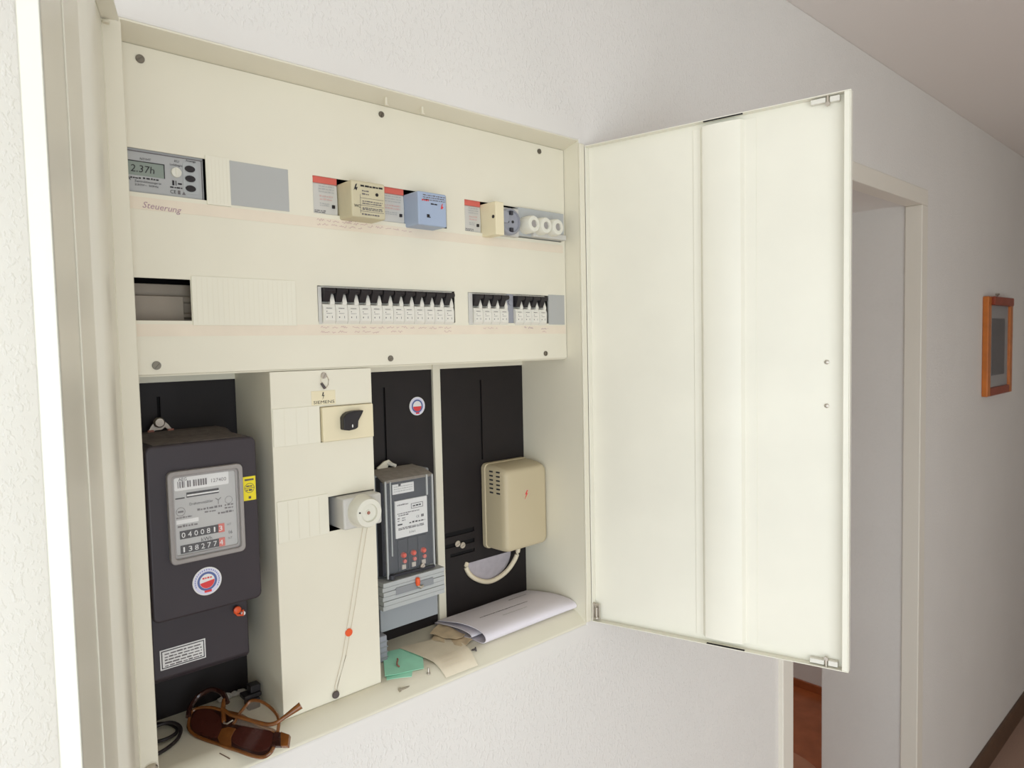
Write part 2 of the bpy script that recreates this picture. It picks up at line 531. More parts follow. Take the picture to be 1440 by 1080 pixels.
# ================================================================== the cabinet
cab = thing('meter_cabinet', 'cream metal meter cabinet recessed in the wall with both doors open', 'cabinet', (345, 75, 0))
CO = ORG[cab.name]
part('side_panel', G().box(-2, 0, 0, BK + 12, -2, H + 2), 'cream', cab)
part('side_panel', G().box(690, 692, 0, BK + 12, -2, H + 2), 'cream', cab)
part('top_panel', G().prism([(0, H), (DP, 819), (BK + 12, 819), (BK + 12, H + 2), (0, H + 2)], 'x', 0, 690), 'cream', cab)
def slope(y):
    return ZF * math.sin(math.pi / 2 * min(1.0, max(0.0, y / 34.0)))
part('shelf', G().prism([(0, -2)] + [(y_, slope(y_)) for y_ in range(0, 35, 2)] + [(BK + 12, ZF), (BK + 12, -2)], 'x', 0, 690), 'cream', cab, smooth=50)
part('back_panel', G().box(0, 690, BK + 4, BK + 12, ZF, 819), 'creamdark', cab)
fl = part('frame_flange', G().box(-18, 0, -4, 0, -40, H - 4), 'cream', cab, 1.2)
fr = part('frame_flange', G().box(690, 702, -4, 0, 2, H - 4), 'cream', cab, 1.2)
part('apron', G().box(-18, 0, -3, 0, -60, -40), 'cream', cab)
# divider floor between the two compartments and black boards
part('compartment_floor', G().box(0, 690, DP + 4, BK + 4, 461, 463), 'creamdark', cab)
b1 = part('meter_board', G().plate(2, 300, ZF, 450, BK, BK + 3, [(57.5, 61.5, 300, 432)]), 'board', cab)
b2 = part('meter_board', G().plate(304, 482, ZF, 450, BK, BK + 3, [(388, 392, 200, 425)]), 'board', cab)
b3 = part('meter_board', G().plate(498, 690, ZF, 450, BK, BK + 3,
          [(586.5, 590.5, 285, 427), (500, 566, 160, 168), (500, 566, 141, 148), (512, 566, 124, 130)]), 'board', cab)
for x0, x1 in ((2, 482), (498, 690)):
    part('board_backing', G().box(x0, x1, BK + 3.2, BK + 4, ZF, 450), 'slot', cab)
part('divider_bar', G().box(483, 498, BK - 4, BK + 4, ZF, 463), 'cream', cab, 0.8)
part('board_rail', G().box(2, 690, BK - 1, BK + 4, 450, 461), 'cream', cab, 0.6)
for x, z in ((527, 146), (538, 141)):
    screw(b3, x, BK - 1, z, 5.5, 'metal', 20)

# half-moon cable hole in the right board
hm = [(598 + 53 * math.cos(q), 106 + 41 * math.sin(q)) for q in [math.pi + math.pi * k / 18 for k in range(19)]]
part('cable_hole', G().prism(hm, 'y', BK - 0.6, BK - 0.1), 'holegrey', b3)

# cover panel with the two rows of cut-outs
Z1a, Z1b, Z2a, Z2b = 662.0, 709.5, 523.0, 569.5
HOLES = [(6, 90, 661.5, 708.5), (222.5, 435, Z1a, Z1b), (469.5, 680, Z1a, Z1b), (6, 67.3, Z2a, Z2b), (223.3, 446, Z2a, Z2b), (471.5, 684.5, Z2a, Z2b)]
cover = part('cover_panel', G().plate(1, 689, 463.2, 818.6, DP, DP + 1.6, HOLES), 'cream', cab, 0.5, smooth=0)
part('panel_lip', G().box(1, 689, DP + 1.6, DP + 14, 463.2, 465), 'cream', cover)
for x, z, r_, rt_ in ((26, 804.5, 4.6, 40), (327.3, 806.4, 4.2, 70), (630.4, 807.3, 4.2, 15), (27.3, 473.3, 4.8, 50), (330, 472.5, 4.2, 20), (636.3, 472.2, 4.2, 80)):
    screw(cover, x, DP, z, r_, 'screwdark', rt_)
part('label_tape', G().box(6, 683, DP - 0.5, DP, 643.5, 656.5), 'tape', cover)
part('label_tape', G().box(7, 687, DP - 0.5, DP, 505.5, 519), 'tape', cover)
# blank covers
bl = part('blank_cover', G().box(89.5, 117, DP - 1.6, DP, 657, 713), 'blank', cover, 0.4)
for k in range(6):
    part('rib', G().box(91.5 + k * 4.3, 92.1 + k * 4.3, DP - 1.75, DP - 1.5, 659, 711), 'cream', cover)
part('blank_cover', G().box(117, 189.2, DP - 0.8, DP, 659.5, 711), 'greyblank', cover)
part('blank_cover', G().box(68, 193, DP - 1.6, DP, 517.8, 574), 'blank', cover, 0.4)
for k in range(20):
    part('rib', G().box(73 + k * 6, 73.7 + k * 6, DP - 1.75, DP - 1.5, 519.5, 572), 'cream', cover)
part('blank_cover', G().box(645.5, 684.2, DP - 0.8, DP + 2, 521, 571.5), 'greyblank', cover)
# handwriting on the tape
text(cover, 'Steuerung', 21, 645.5, 9.5, DP - 0.7, 'pencil', width=40, shear=0.25, rot=-3, name='handwriting')
for i, (x0, x1, z, mt) in enumerate(((226, 300, 653.5, 'pencilsoft'), (226, 292, 648, 'pencilsoft'), (272, 283, 656, 'pencil'), (300, 372, 652, 'pencilsoft'),
        (226, 268, 515.5, 'pencilsoft'), (226, 264, 509.5, 'pencilsoft'), (272, 325, 515.5, 'pencilsoft'), (275, 315, 509.5, 'pencilsoft'), (325, 372, 516, 'pencilsoft'),
        (332, 352, 510, 'pencilsoft'), (378, 438, 515, 'pencilsoft'), (424, 440, 509.5, 'pencilsoft'), (500, 530, 515, 'pencilsoft'), (588, 610, 515.5, 'pencil'), (627, 645, 514, 'pencil'), (629, 643, 509, 'pencilsoft'))):
    scribble(cover, x0, x1, z, 3.6, DP - 0.7, mt, 30 + i)

# top recess: two bent tabs holding the cover
for x in (323, 382):
    part('fixing_tab', G().box(x - 1.6, x + 1.6, 12, 13.2, 812.5, 823).box(x - 2.6, x + 2.6, 10, 14, 812, 813.2), 'creamdark', cab)

# mounting rail seen in the lower left opening, dark lining behind the openings
rl = G().box(3, 200, 62, 66, 514, 566)
rl.prism([(60, 553), (58, 550), (58, 546), (62, 544)], 'x', 3, 200).prism([(62, 534), (58, 532), (58, 528), (62, 526)], 'x', 3, 200)
rl.box(3, 66, 55, 62, 519, 552)
part('mounting_rail', rl, 'rail', cab, 0.8)
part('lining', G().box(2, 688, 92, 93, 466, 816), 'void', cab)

# ------------------------------------------------------------------ doors (parts that swing on the frame)
def door_obj(g, ang, loc, shear):
    g.move(lambda x, y, z: (x, y, z + shear * x))
    o = part('door', g, 'creamdoor', cab, 0.8, local=True)
    o.location = Vector((loc[0] - CO[0], loc[1] - CO[1], loc[2] - CO[2])) * MM
    o.rotation_euler = (0, 0, math.radians(ang))
    return o

def dsub(door, name, g, mt, sh, bev=0.0, label=None):
    g.move(lambda x, y, z: (x, y, z + sh * x))
    return part(name, g, mt, door, bev, local=True, label=label)

# right door: opened a little past a right angle, its inner side to the hall
SH = 0.0165
DWd, DH = 409.0, 820.0
g = G().box(0, DWd, 13, 14.5, 0, DH)
g.box(0, DWd, 0, 13, DH - 1.5, DH).box(0, DWd, 0, 13, 0, 1.5)
g.box(DWd - 1.5, DWd, 0, 13, 1.5, DH - 1.5).box(0, 1.5, 0, 13, 1.5, DH - 1.5)
g.box(DWd - 9, DWd - 1.5, 0, 1.5, 1.5, DH - 1.5)
dr = door_obj(g, -75.55, (702, -4, 1.0), SH)
st = [(183, 12.9), (183, 11.8), (195, 11.6), (200, 4), (204, 2.6), (214, 1.2), (228, 0.8), (243, 1.2), (254, 2.8), (258, 4.2), (262, 11.6), (279, 11.8), (279, 12.9)]
dsub(dr, 'stiffener', G().prism(st, 'z', 10, DH - 8), 'creamdoor', SH, 0.4)
for z in (446, 383):
    gg = G().lathe([(3.4, 0), (3.0, -1.6), (1.5, -2.2)], (377, 13, z), 'y', 14)
    dsub(dr, 'rivet', gg, 'metal', SH)
# latches top and bottom
for zz, sgn in ((DH - 3, -1), (3, 1)):
    gg = G().box(356, 376, 4, 12.5, zz, zz + sgn * 7).box(381, 394, 4, 12.5, zz, zz + sgn * 8)
    dsub(dr, 'latch_block', gg, 'wht', SH, 1.0, label='white plastic latch blocks')
    gg = G().tube([(378.5, 4, zz - sgn * 2), (378.5, 4, zz + sgn * 9)], 1.8, 10).lathe([(3.0, 0), (3.0, 4)], (378.5, 2.5, zz + sgn * 10), 'y', 12)
    dsub(dr, 'latch_pin', gg, 'metal', SH)
def hinge(door, u0, y0, z0, sh, s=1):
    gg = G().box(u0, u0 + 10, y0 + s * 1.2, y0 + s * 3.0, z0, z0 + 28).box(u0 - 4, u0 + 1.5, y0 - s * 3, y0 + s * 3, z0 + 1, z0 + 30)
    gg.tube([(u0 + 6, y0 - s * 1.5, z0 + 5), (u0 + 6, y0 - s * 1.5, z0 + 23)], 2.0, 8)
    gg.lathe([(3.6, 0), (3.6, 3)], (u0 + 6, y0 - s * 1.5, z0 + 3), 'z', 10)
    dsub(door, 'hinge', gg, 'metal', sh, 0.4, label='bright metal corner hinge')
hinge(dr, 2.5, 3.5, 3, SH)
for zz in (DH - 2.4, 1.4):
    dsub(dr, 'gap_shade_strip', G().box(203, 262, 0.3, 4.0, zz, zz + 1.0), 'void', SH, label='dark strip painted as gap shade along the folded door edge')  # dark strips painting the shade in the gap between stiffener and lip

# left door: opened wide towards the camera
g = G().box(0, 306, -1.5, 0, 0, DH)
g.box(0, 304, 0, 16, DH - 1.5, DH).box(0, 304, 0, 16, 0, 1.5)
g.box(304, 306, -13, 0, 0, DH).box(280, 306, -13, -11.5, 0, DH).box(0, 306, -13, -1.5, DH - 1.5, DH)
dl = door_obj(g, -109.0, (-18, -4, 3.0), 0)
stl = [(86, 0.1), (86, 1.2), (102, 1.4), (108, 6), (113, 8), (128, 9), (143, 9), (154, 8), (159, 6), (165, 1.4), (230, 1.2), (230, 0.1)]
dsub(dl, 'stiffener', G().prism(stl, 'z', 10, DH - 8), 'creamdoor', 0, 0.3)
dsub(dl, 'hinge', G().lathe([(3.6, 0), (3.6, 2.5), (2.2, 3.4)], (1, 4, DH - 6), 'z', 12), 'creamdark', 0, 0.3)
hk = part('hinge', G().lathe([(6, 0), (6, 5), (4, 7)], (-8, -7, 42), 'z', 14).box(-14, -2, -8, -4, 26, 42).tube([(-12, -9, 30), (-4, -9, 46)], 1.6, 8), 'metal', cab, 0.4)

# ================================================================== modules on the upper row
def copy_tree(root, dx, dz, label):
    r = root.copy(); COL.objects.link(r)
    r.location = root.location + Vector((dx, 0, dz)) * MM
    r['label'] = label
    for ch in list(root.children):
        c = ch.copy(); COL.objects.link(c); c.parent = r
        for gc in list(ch.children):
            d = gc.copy(); COL.objects.link(d); d.parent = c
    return r

# digital timer
tm = thing('digital_timer', 'grey digital timer with small display and three black buttons in the upper left opening', 'timer', (48, 60, 655))
tf = DP + 4
part('case', G().box(2, 88.6, tf, 78, 655, 714), 'timer', tm, 1.0)
part('case_rim', G().box(2, 88.6, tf - 0.8, tf, 705.8, 706.6).box(86.2, 86.9, tf - 0.8, tf, 660, 706), 'inksoft', tm)
ds = part('display', G().box(7, 46, tf - 0.4, tf, 680.5, 695.2), 'lcd', tm)
part('display_edge', G().box(7, 46.6, tf - 0.9, tf, 695.2, 696).box(45.8, 46.6, tf - 0.9, tf, 680.5, 695.2), 'ink', ds)
text(ds, '2.37h', 12, 684, 11, tf - 0.6, 'ink', width=24, shear=0.12)
part('keypad', G().prism(rrect(65.8, 82.5, 667, 702, 3), 'y', tf - 0.7, tf), 'gterm', tm)
for z in (695, 684, 673):
    part('button', G().prism(circ(73.4, z, 5.6, 20, 3.6), 'y', tf - 2.4, tf - 0.6), 'blackdark', tm, 0.5)
part('dial', G().lathe([(5.6, 0), (5.4, -2.5), (4.4, -3)], (58.6, tf, 689), 'y', 20).box(57.8, 59.4, tf - 3.8, tf - 2.8, 685, 693), 'capwhite', tm, label='white adjusting dial')
text(tm, 'NT/HT', 22, 697.5, 3.6, tf - 0.5, 'ink', width=11)
text(tm, 'KU', 57.5, 700.5, 3.8, tf - 0.5, 'ink')
text(tm, 'Ladebeginn', 52.5, 696.4, 3.4, tf - 0.5, 'ink', width=14)
text(tm, 'Anzeige', 69.5, 703.2, 3.4, tf - 0.5, 'ink', width=11)
text(tm, 'Zentralsteuergerät', 15.5, 673.2, 3.3, tf - 0.5, 'ink', width=27)
text(tm, '230V~ 50Hz', 15.5, 669.4, 3.2, tf - 0.5, 'ink', width=24)
text(tm, 'CE', 51.5, 665.4, 5.6, tf - 0.5, 'ink')
text(tm, 'NIX', 5.5, 674.5, 3.8, tf - 0.5, 'ink', bold=0.07)
dashes(tm, 8, 22, [676.8], 1.6, tf - 0.5, 'ink')
dashes(tm, 24, 40, [677.2], 1.8, tf - 0.5, 'ink')
dashes(tm, 51.5, 64.5, [671.5], 1.8, tf - 0.5, 'ink')
part('symbol', G().box(54, 56.2, tf - 0.5, tf - 0.45, 674.5, 680).box(57.6, 58.4, tf - 0.5, tf - 0.45, 674.5, 680), 'ink', tm)
dashes(tm, 60, 65, [676], 1.8, tf - 0.5, 'ink')
part('symbol', G().box(59.5, 62.3, tf - 0.5, tf - 0.45, 665.2, 669.5).prism([(64, 665.2), (68, 665.2), (66, 668.8)], 'y', tf - 0.5, tf - 0.45), 'inksoft', tm)

def rcd(x0, x1, label, z_shift=0.0):
    t = thing('residual_current_breaker', label, 'breaker', ((x0 + x1) / 2, 60, 656), group='red topped protection switches in the upper row')
    prof = [(DP + 4, 657), (DP + 2.2, 661), (DP + 1.8, 680), (DP + 2.6, 700), (DP + 4, 701.5), (DP + 4, 714), (78, 714), (78, 657)]
    part('case', G().prism(prof, 'x', x0, x1), 'whtgrey', t, 0.5)
    part('red_strip', G().box(x0, x1, DP + 2.2, DP + 6, 701.6, 714), 'red', t, 0.4, label='red strip')
    part('test_button', G().box(x1 - 8.4, x1 - 4.6, DP - 0.2, DP + 3, 670.5, 674.8), 'blackdark', t, 0.3)
    yy = DP + 1.4
    dashes(t, x0 + 8, x1 - 5, [697, 693.5, 690], 1.4, yy, 'greyblank')
    dashes(t, x0 + 9, x1 - 7, [684, 680], 2.2, yy, 'pencilsoft')
    dashes(t, x0 + 9, x1 - 12, [672.5, 675], 1.4, yy, 'greyblank')
    dashes(t, x0 + 1.5, x0 + 17, [663.5, 665.6], 1.1, yy, 'inksoft')
    return t
rcd(223, 257.5, 'red topped white protection switch at the left end of the long upper opening')
rcd(311, 361.5, 'red topped white protection switch between the beige module and the blue module')
rcd(470, 502, 'red topped white protection switch at the left end of the right upper opening')

wc = thing('relay_module', 'beige relay module printed with small lettering standing proud of the upper opening', 'relay', (284, 30, 656))
part('case', G().box(259, 309, 0, 78, 656.5, 703.5), 'beigemod', wc, 2.5, 3)
dashes(wc, 272, 305, [696], 2.4, -0.3, 'ink', 3, 8)
text(wc, 'WC', 262, 669, 5.2, -0.3, 'ink', bold=0.07)
part('mark', G().prism([(262, 690), (265, 698), (267, 699), (265.5, 694), (268, 695), (266, 690), (264, 692)], 'y', -0.35, -0.3), 'ink', wc)
part('lamp', G().prism(circ(296, 688, 2.2, 12), 'y', -0.8, 0), 'blackdark', wc)
g = G()
for x0, x1, z0, z1 in ((271, 271.5, 662, 686), (271, 306, 681.4, 681.9), (271, 306, 672, 672.5), (271, 306, 664.5, 665)):
    g.box(x0, x1, -0.35, -0.3, z0, z1)
part('diagram', g, 'inksoft', wc)
dashes(wc, 274, 304, [677, 674.2, 668.5, 666.6], 1.4, -0.3, 'inksoft')
dashes(wc, 274, 284, [690, 686], 1.8, -0.3, 'inksoft')
dashes(wc, 273, 300, [660], 2.2, -0.3, 'inksoft')

bm_ = thing('blue_module', 'pale blue module with a square black lamp standing proud of the upper opening', 'module', (386, 30, 656))
part('case', G().box(362, 411, 0.5, 78, 656.5, 703), 'blue', bm_, 2.5, 3)
dashes(bm_, 370, 408, [697.5, 694.5, 691.5], 1.4, 0.2, 'inksoft')
dashes(bm_, 368, 380, [690], 2.6, 0.2, 'sred')
dashes(bm_, 383, 394, [686], 2.4, 0.2, 'ink', 4, 8, 0.5)
part('mark', G().prism([(400, 682), (402, 688), (404, 690), (403, 685.5), (405, 684.5), (402.5, 681.5)], 'y', 0.1, 0.2), 'sred', bm_)
part('lamp', G().box(376, 380.4, -0.4, 0.6, 667.5, 672).box(380.6, 382, -0.2, 0.6, 667.5, 669), 'blackdark', bm_, 0.3)

cm = thing('cream_module', 'narrow cream module standing proud beside the grey socket in the upper right opening', 'module', (511, 30, 656))
part('case', G().box(503, 520, 0, 78, 655.5, 705.5), 'creammod', cm, 1.2)
part('side_button', G().lathe([(2.6, 0.2), (2.6, -0.8)], (503, 5.5, 683), 'x', 12), 'blackdark', cm)

so = thing('rail_socket', 'round grey socket insert with lifted flap beside the white fuse caps', 'socket', (548, 40, 656))
part('base', G().box(521, 571, 22, 78, 660, 704), 'whtgrey', so, 1.0)
part('face', G().lathe([(21, 10), (21, 0), (19, -2.5), (17, -3), (16, 0), (4, 1)], (546, 14, 681), 'y', 32), 'greytube', so)
for z in (694, 668):
    part('earth_clip', G().box(543, 549, 10.5, 14, z - 3, z + 3), 'gdark', so, 0.5)
for x in (541, 551):
    part('pin_hole', G().lathe([(2.2, 0.2), (2.2, -0.6)], (x, 14.5, 681), 'y', 12), 'blackdark', so)
part('flap', G().prism(rrect(519, 534, 676, 694, 5), 'y', 4, 7), 'greytube', so, 0.5)

fb = thing('fuse_switch_block', 'grey fuse block with three white screw caps in the upper right opening', 'fuse block', (626, 50, 656))
part('base', G().box(572, 678, 24, 80, 663, 708.5), 'gterm', fb, 1.0)
part('base_step', G().box(600, 678, 18, 26, 663, 672), 'whtgrey', fb, 2.0)
for x in (586, 613.5, 641):
    c_ = part('screw_cap', G().lathe([(14, 24), (14, 10), (13.2, 2), (12, 0), (6.2, -0.4), (5.8, 2.5), (0.5, 2.6)], (x, 2, 680), 'y', 28), 'capwhite', fb)
    part('inspection_window', G().lathe([(5.4, 0), (5.4, -0.5)], (x, 4.2, 680), 'y', 18), 'rim', c_)

# ------------------------------------------------------------------ lower row: 20 miniature circuit breakers
ORD = ['first', 'second', 'third', 'fourth', 'fifth', 'sixth', 'seventh', 'eighth', 'ninth', 'tenth', 'eleventh', 'last']
bx = 229.0
PIT = 17.75
br = thing('circuit_breaker', 'first white circuit breaker from the left in the row of twelve', 'circuit breaker', (bx, DP + 10, 520), group='white circuit breakers with black levers')
w_ = 17.3
yb = DP - 3.5
prof = [(yb, 524), (yb - 0.4, 540), (yb + 1.5, 545.5), (DP + 6, 548.2), (DP + 6, 566.5), (DP + 1, 567.5), (DP + 1, 569), (76, 569), (76, 520), (DP, 520)]
body = part('body', G().prism(prof, 'x', bx, bx + w_), 'wht', br, 0.5)
part('side_cheek', G().prism([(yb + 1.5, 545.5), (yb + 1, 549), (yb + 4, 558), (DP + 6, 563), (DP + 6, 547)], 'x', bx + 10.8, bx + w_), 'wht', br, 0.4)
lev = G().prism([(DP + 8, 549), (yb + 1.5, 549), (yb - 2, 556), (yb - 5, 563), (yb - 4, 566.5), (DP + 8, 567.5)], 'x', bx + 0.6, bx + 10.2)
lev.prism([(yb + 4, 559), (yb - 3, 560), (yb - 5, 563), (yb - 4, 566.6), (yb + 6, 567)], 'x', bx + 0.4, bx + 16.4)
part('lever', lev, 'blackdark', br, 0.6, label='black switching lever')
lb = part('label_field', G().box(bx + 1.5, bx + 15.6, yb - 1.0, yb, 524.6, 539.2), 'wht', br, 0.4)
dashes(br, bx + 3.6, bx + 12.5, [540.2], 0.8, yb - 0.9, 'inksoft', 8, 9)
dashes(br, bx + 3.6, bx + 11.5, [533.5], 0.7, yb - 1.2, 'inksoft', 6, 8)
part('mark', G().box(bx + 3.8, bx + 4.8, yb - 1.3, yb - 1.1, 535.6, 537).box(bx + 3.8, bx + 5, yb - 1.3, yb - 1.1, 528, 529.8).box(bx + 11.4, bx + 12, yb - 1.3, yb - 1.1, 527.6, 530.6), 'inksoft', br)
for k in range(1, 12):
    copy_tree(br, k * PIT, 0, ORD[k] + ' white circuit breaker from the left in the row of twelve' if k < 11 else 'rightmost white circuit breaker in the row of twelve')
o4 = ['leftmost', 'second', 'third', 'rightmost']
for k in range(4):
    copy_tree(br, 480.4 - bx + k * PIT, 0, o4[k] + ' white circuit breaker in the group of four left of the blue grey gap')
for k in range(4):
    copy_tree(br, 567.5 - bx + k * PIT, 0, o4[k] + ' white circuit breaker in the group of four beside the grey blank')
gf = thing('rail_filler', 'pale grey filler strip left of the row of twelve breakers', 'filler strip', (226, 50, 520), group='grey filler strips between breakers')
part('body', G().box(223.8, 228.6, DP - 0.5, 76, 520, 568.5), 'whtgrey', gf, 0.4)
part('top_bar', G().box(228.8, 445, DP + 2.5, DP + 8, 569.2, 573), 'whtgrey', gf)
gf = thing('rail_filler', 'pale grey filler strip left of the first group of four breakers', 'filler strip', (476, 50, 520), group='grey filler strips between breakers')
part('body', G().box(472, 480, DP - 0.5, 76, 520, 569), 'whtgrey', gf, 0.4)
gf = thing('rail_filler', 'blue grey filler strip between the two groups of four breakers', 'filler strip', (559, 50, 520), group='grey filler strips between breakers')
part('body', G().box(552, 567, DP + 2, 76, 520, 572), 'greytube', gf, 0.8)
part('latch', G().prism(circ(559, 556, 4, 14), 'y', DP - 0.5, DP + 2), 'greytube', gf, 0.5)

# ================================================================== main switch and fuse box (cream box in the lower compartment)
mb = thing('fuse_box', 'tall cream fuse box with black rotary switch and white screw cap, between the two meters', 'fuse box', (228, 90, ZF))
part('body', G().plate(156.3, 299, ZF + 0.3, 460.5, DB, DB + 1.6, [(221, 297.4, 366, 412.5), (228.8, 297.4, 247, 293)]), 'cream', mb, 0.5, smooth=0)
part('side_wall', G().box(156.3, 157.8, DB + 1.6, BK - 1, ZF + 0.3, 460.5), 'cream', mb)
part('side_wall', G().box(297.5, 299, DB + 1.6, BK - 1, ZF + 0.3, 460.5), 'cream', mb)
part('top_wall', G().box(157.8, 297.5, DB + 1.6, BK - 1, 459, 460.5), 'cream', mb)
part('inner_lining', G().box(158, 297, 95, 96, ZF + 2, 458), 'void', mb)
part('inner_lining', G().box(222, 229.2, DB + 2, 95, 244, 296), 'void', mb)
bc = part('blank_cover', G().box(157.5, 220.5, DB - 1.2, DB, 366.5, 414.5), 'blank', mb, 0.4)
for k in range(3):
    part('rib', G().box(172 + k * 16, 172.6 + k * 16, DB - 1.4, DB - 1.1, 368, 413), 'cream', bc)
bc = part('blank_cover', G().box(158.5, 228, DB - 1.2, DB, 245, 298), 'blank', mb, 0.4)
for k in range(4):
    part('rib', G().box(172 + k * 14, 172.7 + k * 14, DB - 1.4, DB - 1.1, 247, 296), 'creamdark', bc)
sw = part('switch_plate', G().box(221.8, 297, DB - 6, DB + 20, 366.6, 412), 'creammod', mb, 1.2)
kn = [(246, 381), (246, 397.5), (249.5, 401.5), (254, 404), (262, 405), (276.5, 405), (274.5, 401), (268, 391), (267.2, 382.5), (263, 380.6), (254, 379.6)]
part('rotary_knob', G().prism(kn, 'y', DB - 17, DB - 6), 'blackdark', sw, 1.5, label='black rotary switch knob')
part('knob_mark', G().prism(circ(258.5, 385.5, 0.9, 10, 2.2), 'y', DB - 17.4, DB - 17), 'label', sw)
screw(mb, 228.3, DB, 453.2, 4.2, 'metal', 60)
sk = part('maker_plate', G().box(210, 244, DB - 0.6, DB, 415.2, 433.5), 'creammod', mb, 0.3)
text(sk, 'SIEMENS', 212.5, 416.8, 5.6, DB - 0.8, 'ink', width=29.5)
part('flash_mark', G().prism([(226, 431.5), (224.6, 426.5), (226.6, 426.9), (225.4, 422), (228.2, 428), (226.4, 427.7), (227.6, 431.5)], 'y', DB - 0.85, DB - 0.6), 'ink', sk)
# seal wire with small lead at the top screw
part('seal_wire', G().tube([(225, DB - 2.5, 453), (223.4, DB - 2, 447), (224.5, DB - 2, 441), (229.5, DB - 2, 436), (233.5, DB - 2, 441), (234.2, DB - 2, 448), (231.5, DB - 2.5, 453)], 0.45, 6), 'wire', mb)
part('lead_seal', G().tube([(223.6, DB - 2.5, 443.5), (228.2, DB - 2.5, 436.5)], [1.6, 1.9], 10), 'lead', mb)
# screw-cap fuse carrier
fc = part('fuse_carrier', G().box(239, 296.5, 13, 60, 249.5, 291.5), 'whtgrey', mb, 3.0, 3)
part('carrier_collar', G().lathe([(22, 4), (22, 0), (20.5, -3)], (266.5, 13, 271), 'y', 36), 'capwhite', fc)
cp = part('fuse_cap', G().lathe([(19.5, 13), (20, 2), (19.6, -10), (18.2, -13), (12, -13.6), (11.4, -10), (4, -9.6), (3.4, -11), (0.4, -11.2)], (264, 4, 272.5), 'y', 40), 'capwhite', mb, label='white porcelain screw cap')
part('cap_eye', G().lathe([(2.4, 0), (2.0, -0.8)], (264, -7.2, 272.5), 'y', 16), 'tabred', cp)
part('grip_dot', G().lathe([(1.2, 0), (1.2, -0.5)], (249.8, -9.4, 275), 'y', 10), 'ink', cp)
# long seal wires, red sticker dot and hanging lead
for dx in (0, 7):
    part('seal_wire', G().tube([(279 + dx, DB - 1.5, 249), (268 + dx, DB - 1.2, 200), (255 + dx, DB - 1.2, 140), (240 + dx * 0.8, DB - 1.2, 75), (227.5 + dx * 0.6, DB - 1.4, 38), (228 + dx * 0.2, DB - 2.4, 30)], 0.38, 6), 'wire', mb)
part('red_dot', G().prism(circ(251, 104.7, 5.2, 20), 'y', DB - 1.9, DB - 0.2), 'orange', mb, label='round orange red sticker dot')
part('lead_seal', G().lathe([(4.4, 0), (5.2, -1.4), (4.4, -3.2)], (228, DB - 0.8, 27), 'y', 18), 'lead', mb, label='round dark lead seal')

# ================================================================== old black electricity meter
em = thing('electricity_meter', 'black electricity meter with grey dial window and round blue sticker, left field', 'meter', (72, 90, 98))
FY0 = 30.0
part('housing', G().prism(rrect(10, 134, 185, 384, 8), 'y', FY0, FY0 + 62), 'black', em, 3.0, 3)
part('rear_housing', G().prism([(FY0 + 62, 188), (FY0 + 62, 384), (108, 389), (146, 389), (146, 188)], 'x', 14, 132), 'black', em, 6.0, 3)
part('dust_layer', G().prism([(FY0 + 6, 384.1), (FY0 + 62, 384.3), (108, 389.2), (142, 389.2), (142, 389.6), (106, 389.9), (FY0 + 62, 385), (FY0 + 6, 384.7)], 'x', 20, 126), 'dust', em)
rim = part('window_rim', G().ring(rrect(30, 114, 248.5, 354, 6), rrect(35, 109, 254, 348.5, 4), 'y', FY0 - 7, FY0 + 1), 'rim', em, 1.8, 3)
part('window_rim_inner', G().ring(rrect(35, 109, 254, 348.5, 4), rrect(37.5, 106.5, 257.5, 346, 3), 'y', FY0 - 3, FY0 + 1), 'rim', rim, 0.8)
di = part('dial_plate', G().box(33, 111, FY0 - 0.8, FY0 + 0.2, 252, 350), 'dial', em)
part('window_pane', G().prism(rrect(34, 110, 253, 349.5, 4), 'y', FY0 - 5.4, FY0 - 4.6), 'glass', rim)
yd = FY0 - 0.9
lbp = part('barcode_label', G().prism(rrect(38.5, 99, 331, 347, 2), 'y', yd - 0.1, yd), 'label', em)
g = G(); x = 42
while x < 74:
    w0 = rnd.choice((0.6, 0.9, 1.4, 2.0)); g.box(x, x + w0, yd - 0.25, yd - 0.15, 334, 341.5); x += w0 + rnd.choice((0.7, 1.1, 2.4))
part('barcode', g, 'inksoft', lbp)
text(lbp, 'AEG', 43, 342, 4.8, yd - 0.3, 'ink', width=9, bold=0.05)
text(lbp, '127400', 79, 335.5, 6.0, yd - 0.3, 'inksoft', width=17)
part('rotor_slot', G().box(51, 87, yd - 0.4, yd, 322, 327.8).box(39, 49, yd - 0.4, yd, 321.6, 323), 'ink', em)
part('rotor_disc', G().box(51.5, 87, yd - 1.0, yd - 0.5, 323.6, 325.3), 'label', em)
text(em, 'Drehstromzähler', 54, 312.5, 4.6, yd - 0.2, 'ink', width=26)
g = G().ring(circ(44, 307, 5.0, 20), circ(44, 307, 4.5, 20), 'y', yd - 0.3, yd - 0.2).box(41, 47, yd - 0.3, yd - 0.2, 306, 308).ring(circ(98, 312, 4.4, 20), circ(98, 312, 4.0, 20), 'y', yd - 0.3, yd - 0.2)
g.box(85.6, 86.3, yd - 0.3, yd - 0.2, 309, 313).prism([(86, 313), (82.6, 316), (83.2, 316.6), (86.4, 313.8)], 'y', yd - 0.3, yd - 0.2).prism([(86, 313), (89.4, 316), (88.8, 316.6), (85.6, 313.8)], 'y', yd - 0.3, yd - 0.2)
part('dial_symbols', g, 'inksoft', em)
dashes(em, 62, 90, [305], 2.4, yd - 0.2, 'inksoft', 1.5, 5)
dashes(em, 70, 84, [301.2], 1.6, yd - 0.2, 'inksoft')
dashes(em, 93, 103, [305.5, 302], 1.8, yd - 0.2, 'inksoft')
dashes(em, 85, 103, [297], 2.4, yd - 0.2, 'inksoft')
dashes(em, 39, 56, [299.5], 1.6, yd - 0.2, 'inksoft')
